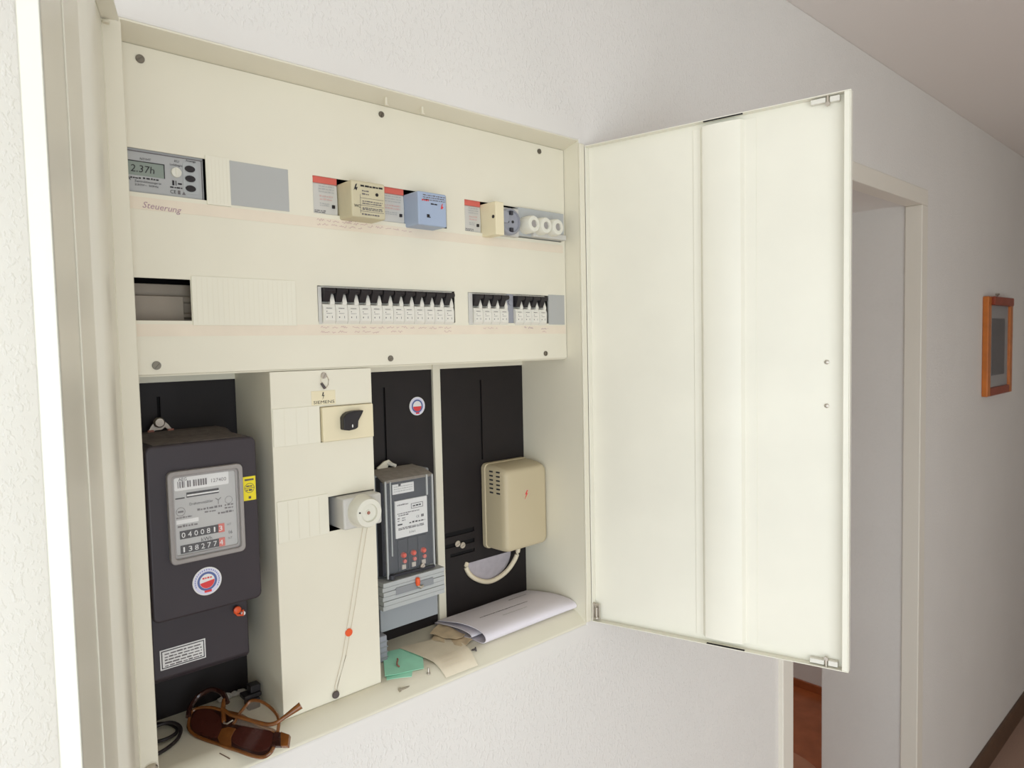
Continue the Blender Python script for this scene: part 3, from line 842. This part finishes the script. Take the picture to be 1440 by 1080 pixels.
part('dial_strip', G().box(39, 63, yd - 0.3, yd, 293, 297.6), 'label', em)
dashes(em, 40, 62, [289], 2.6, yd - 0.2, 'inksoft')
for z, digs in ((275.5, '0400813'), (258.8, '1382774')):
    ct = part('counter', G().box(42, 91.5, yd - 0.6, yd, z, z + 9.4), 'ink', em)
    part('red_digit_field', G().box(84.6, 91.5, yd - 0.9, yd, z - 0.4, z + 9.8), 'red', ct)
    for k, d in enumerate(digs):
        text(ct, d, 43.6 + k * 6.9 + (1.1 if d == '1' else 0), z + 1.6, 8.6, yd - 1.0, 'label', width=1.7 if d == '1' else 4.0)
text(em, 'kWh', 65, 268.8, 6.2, yd - 0.2, 'ink', width=12)
text(em, 'HT', 95, 281.5, 3.8, yd - 0.2, 'inksoft')
text(em, 'NT', 95.5, 265, 3.8, yd - 0.2, 'inksoft')
text(em, '16', 96.5, 271.5, 5.2, yd - 0.2, 'ink', bold=0.05)
ys = part('yellow_sticker', G().box(115.8, 131.2, FY0 - 0.4, FY0 + 0.2, 307, 336), 'yellow', em, label='yellow sticker with a printed ring')
part('sticker_print', G().ring(circ(123.5, 322, 6, 22), circ(123.5, 322, 5.4, 22), 'y', FY0 - 0.5, FY0 - 0.42).box(117.6, 129.4, FY0 - 0.5, FY0 - 0.42, 321.7, 322.3).box(122, 125, FY0 - 0.5, FY0 - 0.42, 309, 312).box(118, 129, FY0 - 0.5, FY0 - 0.42, 331, 333.2), 'dust', ys)
dashes(ys, 119.6, 127.4, [323.5, 318.5], 2.0, FY0 - 0.55, 'dust')

def seal_sticker(parent, x, z, r, y, label):
    st_ = part('round_sticker', G().prism(circ(x, z, r, 36), 'y', y - 0.5, y), 'label', parent, label=label)
    part('sticker_ring', G().ring(circ(x, z, r * 0.92, 36), circ(x, z, r * 0.72, 36), 'y', y - 0.6, y - 0.5), 'lilac', st_)
    part('sticker_ring', G().ring(circ(x, z, r * 0.68, 36), circ(x, z, r * 0.52, 36), 'y', y - 0.62, y - 0.5), 'navy', st_)
    half = [(x + r * 0.5 * math.cos(q), z + r * 0.5 * math.sin(q)) for q in [math.pi * 1.06 + math.pi * 0.98 * k / 14 for k in range(15)]]
    part('sticker_field', G().prism(half, 'y', y - 0.64, y - 0.5).box(x - r * 0.22, x + r * 0.28, y - 0.64, y - 0.5, z - r * 0.80, z - r * 0.64), 'sred', st_)
    dashes(st_, x - r * 0.32, x + r * 0.32, [z + r * 0.18], r * 0.12, y - 0.66, 'sred', r * 0.1, r * 0.2, r * 0.06)
    g_ = G()
    for k in range(22):
        q = math.radians(200 - k * 11)
        g_.box(x + r * 0.82 * math.cos(q) - r * 0.025, x + r * 0.82 * math.cos(q) + r * 0.025, y - 0.66, y - 0.6, z + r * 0.82 * math.sin(q) - r * 0.05, z + r * 0.82 * math.sin(q) + r * 0.05)
    part('sticker_print', g_, 'navy', st_)
seal_sticker(em, 69.6, 220.8, 16.4, FY0, 'round white sticker with blue ring and red half')
# terminal cover
tcv = part('terminal_cover', G().prism([(70, 104), (70, 186), (146, 186), (146, 98), (76, 98)], 'x', 18, 131), 'black', em, 2.5, 3)
tl_ = part('instruction_label', G().box(25.5, 77, 69.3, 70.2, 114.8, 138.6), 'label', tcv, label='white instruction label with double border')
part('label_border', G().plate(27, 75.5, 116.2, 137.2, 69.0, 69.3, [(28.0, 74.5, 117.2, 136.2)]), 'ink', tcv)
dashes(tcv, 30.5, 72.5, [132.2, 128.6, 125, 121.4, 118.2], 1.7, 69.1, 'inksoft', 3, 8, 1.3)
part('orange_seal', G().lathe([(3.6, 0), (4.6, -2), (4.6, -5), (3, -6)], (116, 70, 164), 'y', 16).tube([(113, 68, 162), (116, 64, 158), (121, 62, 157), (122, 64, 163)], 1.6, 8), 'orange', em, label='orange plastic seal')
part('seal_crimp', G().lathe([(2.6, 0), (2.6, -4)], (122, 66, 159), 'y', 12), 'label', em)
# hanger with screw above
part('hanger', G().prism([(41, 389), (46, 398), (52, 404), (59, 404), (65, 398), (71, 389), (66, 389), (61.5, 394), (57, 391), (50, 391), (47, 389)], 'y', 133, 136), 'metal', em, 0.5)
part('hanger_screw', G().lathe([(6.5, 0), (6.5, -4), (5, -6)], (54, 133, 401), 'y', 18), 'metal', em)
part('hanger_tip', G().box(41, 48, 131, 134, 389, 392).box(64, 71, 131, 134, 389, 392), 'tabred', em, 0.4)

# ================================================================== grey digital meter
gm = thing('electricity_meter', 'grey electricity meter with clear cover and white label, between cream box and divider', 'meter', (390, 110, 60))
part('base', G().box(338, 441, 104, 146, 140, 296), 'gmeter', gm, 3.0, 3)
part('base_side', G().prism([(104, 142), (90, 146), (90, 288), (104, 294)], 'x', 342, 436), 'gdark', gm, 1.0)
cv = part('clear_cover', G().box(345, 433, 84, 104, 142, 291), 'smoke', gm, 2.5, 3, label='clear plastic cover')
part('cover_top', G().prism([(84, 290), (104, 296), (140, 299), (140, 291), (84, 286)], 'x', 345, 433), 'dusttop', gm, 0.8)
part('cover_edge', G().box(345, 348, 82.5, 85, 142, 289).box(354, 356, 82.5, 85, 175, 288).box(419.5, 422.5, 82.5, 85, 258, 290).box(430, 433, 82.5, 85, 142, 289), 'gterm', gm, 0.6)
l1 = part('small_label', G().box(361.5, 400, 88, 89.4, 266.5, 281.5), 'label', gm)
dashes(l1, 364, 397, [277, 273.5, 270], 1.3, 87.8, 'greyblank')
part('label_mark', G().box(372, 376, 87.5, 87.8, 278.2, 281.5), 'ink', l1)
l2 = part('data_label', G().box(364.5, 423, 87, 89.4, 199, 256), 'label', gm, label='white data label')
dashes(l2, 368, 388, [248.5], 2.0, 86.8, 'inksoft')
part('label_frame', G().plate(393, 415, 240.5, 248.5, 86.5, 86.8, [(393.7, 414.3, 241.2, 247.8)]), 'inksoft', l2)
dashes(l2, 396, 412, [243.4], 2.4, 86.7, 'ink')
dashes(l2, 368, 408, [235.5], 1.6, 86.8, 'inksoft')
dashes(l2, 370, 388, [232.4], 1.6, 86.8, 'inksoft')
dashes(l2, 368, 372, [228, 224.5], 1.6, 86.8, 'inksoft')
dashes(l2, 376, 382, [228, 224.5], 1.6, 86.8, 'inksoft')
text(l2, 'CE', 402, 225, 4.8, 86.8, 'ink')
part('label_symbol', G().box(411, 416, 86.6, 86.8, 225, 229), 'inksoft', l2)
dashes(l2, 368, 377, [218.4], 2.4, 86.8, 'ink', 8, 9)
dashes(l2, 389, 418, [218.4], 2.4, 86.8, 'ink', 3.5, 5.5, 1.6)
dashes(l2, 369, 416, [213, 211], 1.4, 86.8, 'inksoft', 3, 9)
text(l2, '2161', 388, 203.5, 4.6, 86.8, 'ink', width=11)
for x in (376.5, 394.5, 413):
    t_ = part('terminal_well', G().box(x - 8, x + 8, 88, 100, 148, 196), 'gdark', gm, 1.0)
    part('terminal_screw', G().lathe([(4.2, 0), (4.2, -4), (2.6, -6)], (x, 88, 172), 'y', 14).lathe([(3.0, 0), (3.0, -3)], (x + 2, 88, 162), 'y', 12), 'red', t_)
    part('terminal_contact', G().box(x - 3, x + 4, 86.5, 88, 150, 157), 'metal', t_)
part('well_bar', G().tube([(350, 82, 146), (430, 82, 144)], 2.4, 8).lathe([(5, 0), (5, 6)], (352, 82, 142), 'z', 12), 'gdark', gm)
screw(gm, 408, 83, 149, 4.0, 'metal', 35)
tb = G()
for k in range(6):
    tb.box(333 + (k % 2) * 0.8, 446, 78 - (0.9 if k % 2 else 0), 118, 98 + k * 7, 105 + k * 7 - 0.4)
tbk = part('terminal_block', tb, 'gterm', gm, 0.6, label='ribbed light grey terminal block')
part('block_window', G().box(355, 424, 76.4, 78, 117.5, 128.5), 'gmeter', tbk, 0.6)
part('orange_seal', G().lathe([(3.0, 0), (3.8, 5), (3.2, 11), (2, 12)], (393, 74.5, 124), 'z', 12), 'orange', gm, label='orange plastic seal')
part('seal_crimp', G().tube([(392, 74, 124), (397, 73, 120), (402, 74, 121)], [2, 2.6, 2], 10), 'metal', gm)
part('cover_plate', G().box(340, 446, 98, 104, 58, 98), 'gplate', gm, 0.8)
part('hanger', G().prism([(368, 294), (368, 301), (380, 309), (389, 311), (396, 305), (396, 294), (393, 292)], 'y', 139, 142), 'creamdark', gm, 0.5)
part('hanger_hole', G().prism(circ(391, 299, 4.4, 16), 'y', 138.5, 139.2), 'slot', gm)
part('hanger_screw', G().tube([(388, 141, 306), (394, 128, 302)], [3.2, 2.6], 10), 'wht', gm)
gt = part('cable_duct', G().box(330, 343, 86, 110, ZF + 0.2, 58), 'greytube', gm, 2.0)
for k in range(4):
    part('duct_rib', G().box(330, 343.4, 85.4, 86, 24 + k * 8, 26 + k * 8), 'gmeter', gt)

# ================================================================== ripple control receiver
rc = thing('ripple_receiver', 'beige plastic receiver box with red flash mark and side vents on the right board', 'receiver', (636, 120, 120))
part('base', G().prism(rrect(583, 689, 126, 279, 9), 'y', 137, 147), 'receiver', rc, 1.5)
def loft(rings):
    g_ = G(); n = len(rings[0])
    for r_ in rings: g_.v += r_
    for i in range(len(rings) - 1):
        for k in range(n):
            g_.f.append((i * n + k, i * n + (k + 1) % n, (i + 1) * n + (k + 1) % n, (i + 1) * n + k))
    g_.f.append(tuple(range(n))); g_.f.append(tuple((len(rings) - 1) * n + k for k in range(n)))
    return g_
def ringY(x0, x1, z0, z1, r, y, zt=0.0):
    return [(x, y, z + (zt if z > (z0 + z1) / 2 else 0)) for x, z in rrect(x0, x1, z0, z1, r, 6)]
part('hood', loft([ringY(584.5, 687.5, 128, 277.5, 9, 137), ringY(585, 687.3, 127.5, 277, 9, 118), ringY(586, 687, 127.5, 274, 9, 100),
                   ringY(587, 686.5, 128, 271.5, 10, 92), ringY(589.5, 684.5, 130, 269, 10, 87.5), ringY(594, 680, 134, 265, 10, 86)]), 'receiver', rc, smooth=50)
for c_ in range(2):
    for k in range(6):
        y0 = 126 - c_ * 17
        part('vent_slot', G().box(584.4 + c_ * 0.9, 586 + c_ * 0.9, y0 - 9, y0, 266 - k * 7.4, 268.6 - k * 7.4), 'gdark', rc)
part('flash_mark', G().prism([(637, 231), (632, 224), (635.5, 224.6), (631.5, 216), (638.8, 225.8), (635.8, 225.2), (639, 231)], 'y', 85.5, 86), 'sred', rc, label='red flash mark')
part('flash_ring', G().ring(circ(635.5, 223.5, 8.2, 20, 9.5), circ(635.5, 223.5, 7.8, 20, 9.1), 'y', 85.7, 86), 'pencilsoft', rc)
pts = [(652, 128, 128), (653, 130, 112), (648, 134, 94), (634, 139, 76), (612, 143, 65), (590, 145, 64), (568, 146, 73), (552, 147, 86), (545, 148, 100), (548, 150, 107)]
def smooth_path(p, n=6):
    out = []
    p = [Vector(q) for q in p]
    for i in range(len(p) - 1):
        p0, p1, p2, p3 = p[max(i - 1, 0)], p[i], p[i + 1], p[min(i + 2, len(p) - 1)]
        for k in range(n):
            t = k / n
            out.append(0.5 * ((2 * p1) + (p2 - p0) * t + (2 * p0 - 5 * p1 + 4 * p2 - p3) * t * t + (3 * p1 - p0 - 3 * p2 + p3) * t ** 3))
    out.append(p[-1])
    return [tuple(q) for q in out]
part('cable', G().tube(smooth_path(pts, 4), 4.2, 10), 'cable', rc, label='cream cable looping down to the board')

stk = part('round_sticker', G().prism(circ(452.2, 390.8, 15.2, 36), 'y', BK - 0.5, BK), 'label', b2, label='round white sticker with blue ring and red half')
g = G().ring(circ(452.2, 390.8, 11, 36), circ(452.2, 390.8, 8.4, 36), 'y', BK - 0.7, BK - 0.5)
part('sticker_ring', g, 'navy', b2)
part('sticker_field', G().prism([(452.2 + 8 * math.cos(q), 390.3 + 8 * math.sin(q)) for q in [math.pi + math.pi * k / 14 for k in range(15)]], 'y', BK - 0.75, BK - 0.5).box(449, 456, BK - 0.75, BK - 0.5, 378, 380.5), 'sred', b2)
part('sticker_ring', G().ring(circ(452.2, 390.8, 14, 36), circ(452.2, 390.8, 11.6, 36), 'y', BK - 0.6, BK - 0.5), 'lilac', b2)

# ================================================================== things lying on the cabinet shelf
def sweep_x(profile, x0, x1, th, lean=0.0, n=12, wav=0.0):
    """folded sheets: an open cross-section (y,z) swept along x, given thickness"""
    pr = [Vector((0, y, z)) for y, z in profile]
    nor = []
    for i in range(len(pr)):
        t = pr[min(i + 1, len(pr) - 1)] - pr[max(i - 1, 0)]
        t.normalize()
        nor.append(Vector((0, -t.z, t.y)))
    g_ = G()
    loop = [p + nn * (th / 2) for p, nn in zip(pr, nor)] + [p - nn * (th / 2) for p, nn in zip(pr, nor)][::-1]
    m_ = len(loop)
    for k in range(n + 1):
        u = k / n
        x = x0 + (x1 - x0) * u
        for p in loop:
            yy, zz = p.y, p.z
            bulge = wav * math.sin(u * 5.0 + yy * 0.02)
            sag = 1.0 - 0.18 * max(0.0, (u - 0.75) / 0.25) ** 2
            g_.v.append((x + lean * (yy - 20) / 130.0, yy, max(ZF + 0.6 + 0.0 * u, ZF + 0.6 + (zz - 0.6) * sag + (bulge if zz > 4 else 0))))
    for k in range(n):
        for i in range(m_):
            j = (i + 1) % m_
            g_.f.append((k * m_ + i, k * m_ + j, (k + 1) * m_ + j, (k + 1) * m_ + i))
    g_.f.append(tuple(range(m_))); g_.f.append(tuple(n * m_ + i for i in range(m_)))
    return g_
prof = smooth_path([(0, 142, 1.6), (0, 100, 1.5), (0, 60, 1.5), (0, 35, 1.6), (0, 24, 4), (0, 20, 10), (0, 25, 17), (0, 42, 21), (0, 75, 20), (0, 110, 14), (0, 142, 7)], 4)
ps = thing('paper_sheaf', 'folded sheaf of white printed papers lying on the shelf under the receiver', 'papers', (590, 85, ZF))
outer = part('outer_sheet', sweep_x([(p[1], p[2]) for p in prof], 480, 689, 1.2, lean=-4, wav=0.5), 'paper', ps, smooth=60)
prof2 = smooth_path([(0, 143, 3.4), (0, 100, 3.6), (0, 62, 4), (0, 50, 6.5), (0, 48, 9.5), (0, 56, 12.5), (0, 80, 13), (0, 112, 9.5), (0, 143, 5.2)], 4)
part('inner_sheet', sweep_x([(p[1], p[2]) for p in prof2], 474, 687, 0.8, lean=-3, wav=0.3), 'paper', ps, smooth=60)
def paper_map(a, b):
    # height of the upper sheet at depth b
    best = None
    for q, r_ in zip(prof, prof[1:]):
        if q[2] < 8 and r_[2] < 8 and q[1] < 100: continue
        if min(q[1], r_[1]) <= b <= max(q[1], r_[1]) and q[2] > 5.5:
            t = (b - q[1]) / ((r_[1] - q[1]) or 1)
            z = q[2] + t * (r_[2] - q[2])
            best = z if best is None else max(best, z)
    u = (a + 4 * (b - 20) / 130.0 - 480) / 208
    sag = 1.0 - 0.18 * max(0.0, (u - 0.75) / 0.25) ** 2
    return (a, b, ZF + 0.6 + ((best or 10) - 0.6) * sag + 0.5 * math.sin(u * 5 + b * 0.02) + 1.0)
dashes(ps, 512, 620, [72], 2.4, 0, 'inksoft', 2, 6, 1.0, mapf=paper_map)
dashes(ps, 612, 655, [112], 2.4, 0, 'inksoft', 3, 6, 1.0, mapf=paper_map)
dashes(ps, 545, 600, [52], 1.8, 0, 'greyblank', 2, 5, 1.2, mapf=paper_map)

def sheet(name, quad, mt, label, cat, lift=0.4, n=8, curl=None, th=0.5):
    g_ = G()
    P_ = [Vector(q) for q in quad]
    for side in (0, 1):
        for i in range(n + 1):
            for j in range(n + 1):
                u, v = i / n, j / n
                p = P_[0] * (1 - u) * (1 - v) + P_[1] * u * (1 - v) + P_[2] * u * v + P_[3] * (1 - u) * v
                h = lift + slope(p.y) + (curl(u, v) if curl else 0)
                g_.v.append((p.x, p.y, h + side * th))
    N = (n + 1) ** 2
    for s_ in (0, 1):
        for i in range(n):
            for j in range(n):
                a = s_ * N + i * (n + 1) + j
                g_.f.append((a, a + n + 1, a + n + 2, a + 1))
    edge = [i * (n + 1) for i in range(n + 1)] + [n * (n + 1) + j for j in range(1, n + 1)] + [i * (n + 1) + n for i in range(n - 1, -1, -1)] + [j for j in range(n - 1, 0, -1)]
    for a, b in zip(edge, edge[1:] + edge[:1]):
        g_.f.append((a, b, b + N, a + N))
    o = part(name, g_, mt, smooth=60)
    return tag(o, label, cat)
gp = thing('paper_slip', 'folded mint green paper slip half under the cream receipt', 'paper slip', (355, 65, ZF))
s1 = sheet('upper_leaf', [(309, 40), (366, 26), (412, 96), (350, 112)], 'green', None, None, lift=1.6, curl=lambda u, v: 5 * max(0, 0.35 - u) * (1 - v))
s2 = sheet('lower_leaf', [(308, 34), (342, 22), (400, 90), (350, 108)], 'green', None, None, lift=0.3)
for s_ in (s1, s2):
    s_.parent = gp
    s_.location = s_.location - gp.location
sheet('receipt', [(389, 3), (448, 2), (462, 88), (376, 108)], 'receipt', 'cream printed receipt lying flat between the green slip and the papers', 'receipt', lift=2.4, curl=lambda u, v: 1.2 * math.sin(3 * v))
rcp = bpy.data.objects['receipt']
def rec_map(a, b):
    return (a, b, slope(b) + 4.2 + 1.2)
dashes(rcp, 396, 432, [12, 17, 22, 27, 32], 1.5, 0, 'tape', 2, 6, 1.5, mapf=rec_map)
dashes(rcp, 388, 402, [84, 90, 96], 1.5, 0, 'tape', 2, 6, 1.5, mapf=rec_map)

en = thing('brown_wrapper', 'crumpled brown paper wrapper sticking out under the folded papers', 'wrapper', (455, 80, ZF))
for nm, q, lf, cr in (('flap', [(428, 96), (446, 40), (474, 46), (470, 120)], 1.2, lambda u, v: 3.5 * abs(math.sin(5 * u + 3 * v))),
                      ('body', [(436, 108), (452, 60), (476, 66), (474, 134)], 4.5, lambda u, v: 3 * abs(math.sin(4 * u + 2 * v + 1)))):
    o = sheet(nm, q, 'envelope', None, None, lift=lf, curl=cr)
    o.parent = en; o.location = o.location - en.location

def loose_screw(x, y, rot, label, head=3.4, length=11, mt='screwdark', upright=False):
    z = slope(y)
    t = thing('loose_screw', label, 'screw', (x, y, z), group='loose screws on the cabinet shelf')
    ca, sa = math.cos(rot), math.sin(rot)
    if upright:
        part('head', G().lathe([(head, 0.1), (head, 1.6), (head * 0.7, 2.4)], (x, y, z), 'z', 14), mt, t)
        part('shank', G().lathe([(1.5, 2.4), (1.5, length), (0.5, length + 2)], (x, y, z), 'z', 10), mt, t)
    else:
        c = Vector((x, y, z + head))
        d = Vector((ca, sa, -0.14))
        part('head', G().tube([c, c + d * 1.6, c + d * 2.2], [head, head, head * 0.6], 14), mt, t)
        part('shank', G().tube([c + d * 2, c + d * length, c + d * (length + 2)], [1.5, 1.4, 0.4], 10), mt, t)
loose_screw(368, 17, 1.9, 'small bright screw standing on the shelf edge in front of the receipt', 2.8, 8, 'metal', True)
loose_screw(462, 22, 2.6, 'dark screw lying right of the receipt below the folded papers', 3.4, 6, 'lead')
loose_screw(313, 10, 0.15, 'long screw lying on the shelf edge near the cream box', 3.0, 24, 'metal')
tag(part('bent_clip', G().tube(smooth_path([(352, 74, ZF + 4), (349, 68, ZF + 5.5), (343, 61, ZF + 5.5), (339, 54, ZF + 5), (340, 50, ZF + 4)], 4), 1.2, 8), 'tabred'), 'small bent brown wire clip lying on the green slip', 'wire clip')

tag(part('wood_splinter', G().tube([(72, 22, slope(22) + 0.8), (80, 12, slope(12) + 0.8)], 0.6, 6), 'base'), 'tiny dark splinter on the shelf edge in front of the sunglasses', 'splinter')
bcb = [(-6 + 12, 140, ZF + 3), (40, 132, ZF + 3), (50, 112, ZF + 3), (46, 94, ZF + 4), (30, 84, ZF + 6), (16, 96, ZF + 4), (22, 118, ZF + 7), (44, 116, ZF + 9), (52, 98, ZF + 7), (44, 80, ZF + 4), (28, 68, ZF + 3), (12, 62, ZF + 3)]
tag(part('black_cable', G().tube(smooth_path(bcb, 6), 2.2, 8), 'blkcable'), 'coiled thin black cable on the shelf at the lower left corner', 'cable')

cl = thing('plug_clip', 'small black plastic plug standing behind the sunglasses beside the cream box', 'plug', (141, 96, ZF))
part('body', G().box(133, 149, 88, 104, ZF, ZF + 14), 'blackdark', cl, 1.5)
part('collar', G().box(129, 152, 90, 108, ZF + 14, ZF + 20).box(138, 152, 92, 106, ZF + 20, ZF + 30), 'blackdark', cl, 1.5)
def crumb(cx, cy, r, seed, label):
    r_ = random.Random(seed)
    bm = bmesh.new()
    bmesh.ops.create_icosphere(bm, subdivisions=2, radius=r)
    for v in bm.verts: v.co *= r_.uniform(0.7, 1.15)
    g_ = G()
    mz = min(v.co.z for v in bm.verts) * 0.7
    g_.v = [(cx + v.co.x, cy + v.co.y, ZF + (v.co.z * 0.7 - mz)) for v in bm.verts]
    g_.f = [tuple(v.index for v in f.verts) for f in bm.faces]
    bm.free()
    o = part('plaster_crumb', g_, 'plaster', smooth=0)
    tag(o, label, 'crumb', 'plaster crumbs behind the plug')
for i, (x, y, r_, lb_) in enumerate(((116, 139, 5, 'leftmost white plaster crumb behind the sunglasses'), (125, 141, 6, 'second white plaster crumb from the left behind the sunglasses'),
        (134.5, 141, 5, 'middle white plaster crumb at the foot of the black board'), (143, 140, 6, 'largest white plaster crumb in the corner behind the black plug'),
        (150, 133, 4.5, 'white plaster crumb touching the side of the cream box'))):
    crumb(x, y, r_, i, lb_)

# ------------------------------------------------------------------ sunglasses
A_, B_ = Vector((63, 91, 25)), Vector((111, -27, 23))
wv = (B_ - A_).normalized()
pv = Vector((0, 0, 1)).cross(wv).normalized()
nv0 = wv.cross(pv)
t_ = math.radians(32)
vv = pv * math.cos(t_) + nv0 * math.sin(t_)
nv = wv.cross(vv)          # out of the frame plane, away from the camera side upward
def L(w, v, n=0.0):
    return tuple(A_ + wv * w + vv * v + nv * n)
sg = thing('sunglasses', 'amber plastic sunglasses with dark brown lenses lying on the shelf', 'sunglasses', (100, 50, ZF))
def plane_loop(pts2, n0, n1):
    n = len(pts2)
    g_ = G()
    g_.v = [L(w, v, n0) for w, v in pts2] + [L(w, v, n1) for w, v in pts2]
    g_.f = [tuple(range(n)), tuple(range(n, 2 * n))[::-1]] + [(i, (i + 1) % n, n + (i + 1) % n, n + i) for i in range(n)]
    return g_
def closed_path(p, n=5):
    out = []
    p = [Vector((q[0], q[1], 0)) for q in p]
    m_ = len(p)
    for i in range(m_):
        p0, p1, p2, p3 = p[i - 1], p[i], p[(i + 1) % m_], p[(i + 2) % m_]
        for k in range(n):
            t = k / n
            q = 0.5 * ((2 * p1) + (p2 - p0) * t + (2 * p0 - 5 * p1 + 4 * p2 - p3) * t * t + (3 * p1 - p0 - 3 * p2 + p3) * t ** 3)
            out.append((q.x, q.y))
    return out
shield = closed_path([(-8.4, 3.8), (0.9, -4.5), (22.0, -9.1), (55.4, -9.7), (87.0, -9.4), (109.7, -9.7), (124.5, -7.6), (130.1, -1.1), (129.9, 5.9), (127.9, 13.5), (119.7, 22.0), (95.9, 23.5), (73.4, 26.1), (56.6, 28.5), (39.1, 27.8), (25.6, 27.6), (7.6, 26.9), (-10.7, 21.3), (-13.9, 13.3)], 3)
lensL = closed_path([(-5.9, 6.8), (4.1, -2.6), (21.8, -5.7), (38.3, -5.6), (47.5, -2.7), (46.8, 4.5), (39.0, 13.0), (29.4, 20.1), (9.9, 24.4), (-7.5, 19.7)], 3)
lensR = closed_path([(65.5, 3.5), (72.4, -2.6), (90.4, -5.2), (112.3, -4.5), (123.4, 0.4), (125.1, 8.5), (120.7, 17.3), (111.6, 21.7), (92.3, 20.9), (72.8, 16.7), (65.3, 10.2)], 3)
part('front_rim', G().tube([L(w, v, 0) for w, v in shield], 2.2, 8, closed=True), 'tort', sg)
part('front_plate', plane_loop(shield, -0.6, 0.6), 'tortdark', sg)
part('bridge', plane_loop([(48.4, -3.6), (57.8, -9.1), (76.4, -8.8), (66.5, 1.5), (64.8, 12.4), (53.5, 11.9), (45.4, 7.6)], -1.6, 1.6), 'tort', sg, 0.6)
part('lens', plane_loop(lensL, -1.4, 1.4), 'lens', sg, 0.5, label='dark brown tinted lens')
part('lens', plane_loop(lensR, -1.4, 1.4), 'lens', sg, 0.5, label='dark brown tinted lens')
archR = smooth_path([(w, v, 0) for w, v in [(59.1, 15.6), (57.5, 25.7), (57.7, 34.1), (59.8, 45.4), (66.0, 48.7), (77.1, 49.5), (95.1, 45.4), (109.8, 39.6), (118.4, 32.4), (124.9, 21.6)]], 3)
part('rim_arch', G().tube([L(w, v, 3.0) for w, v, _ in archR], 2.0, 8), 'tort', sg, label='thin amber rim')
archL = smooth_path([(w, v, 0) for w, v in [(-11.6, 7.8), (-18.8, 18.2), (-20.8, 30.1), (-17.6, 38.4), (-8.1, 47.0), (5.6, 47.6), (18.1, 44.2), (29.3, 37.0)]], 3)
part('rim_arch', G().tube([L(w, v, 3.0) for w, v, _ in archL], 3.2, 8), 'tortdark', sg, label='dark tortoiseshell rim')
part('clear_lens', plane_loop([(w, v) for w, v, _ in archR], 2.8, 3.2), 'clearlens', sg)
part('nose_rod', G().tube([L(w, v, 5) for w, v in [(23.2, 38.6), (30.6, 28.8), (45.1, 14.5)]], [2.4, 3.0, 2.6], 10), 'tort', sg)
part('wire_loop', G().tube([L(44, 16, 4.5), L(47, 12.5, 5), L(52, 13, 5), L(56, 19, 4.5)], 1.0, 8), 'metal', sg)
part('end_piece', plane_loop([(129.1, 5.1), (120.1, 21.5), (128.9, 22.6), (140.5, 8.0)], -1.5, 3.5), 'tortdark', sg, 0.8)
part('end_tip', plane_loop([(128.5, 23.1), (142.6, 22.7), (149.7, 10.4), (140.5, 8.0)], -1.8, 3.8), 'tort', sg, 0.8)
tip = smooth_path([L(w, v, 6) for w, v in [(30.9, 27.6), (49.5, 23.7), (70.0, 24.0), (92.9, 24.3), (109.0, 25.4), (118.0, 29.9), (122.0, 35.4), (128.9, 46.3), (135.6, 56.7)]], 4)
nT = len(tip)
part('temple', G().tube(tip, [2.4 if i < nT * 0.75 else 2.4 + 2.4 * (i / nT - 0.75) / 0.25 for i in range(nT)], 10), 'tort', sg, label='amber temple arm')

# ================================================================== picture on the far wall
pf = thing('picture_frame', 'narrow orange wooden picture frame hanging on the far wall', 'picture', (3255, -10, 240))
px0, px1, pz0, pz1 = 3066, 3440, 240, 641
part('side_rail', G().box(px0, px0 + 42, -22, 0, pz0, pz1), 'pwood', pf, 4.0, 3)
part('side_rail', G().box(px1 - 42, px1, -22, 0, pz0, pz1), 'pwood', pf, 4.0, 3)
part('cross_rail', G().box(px0 + 42, px1 - 42, -22, 0, pz0, pz0 + 34), 'pwooddark', pf, 4.0, 3)
part('cross_rail', G().box(px0 + 42, px1 - 42, -34, 0, pz1 - 34, pz1), 'pwooddark', pf, 4.0, 3)
part('mount', G().box(px0 + 40, px1 - 40, -12, -2, pz0 + 30, pz1 - 30), 'passe', pf)
part('photo_print', G().box(px0 + 88, px1 - 92, -13.5, -12, pz0 + 82, pz1 - 86), 'photo', pf)
part('glass_pane', G().box(px0 + 40, px1 - 40, -16, -15, pz0 + 30, pz1 - 30), 'glass', pf)
part('hook', G().tube([(3250, -6, pz1), (3253, -8, pz1 + 14), (3256, -6, pz1)], 2.0, 8).lathe([(4, 0), (4, -14)], (3253, 0, pz1 + 14), 'y', 10), 'metal', pf)
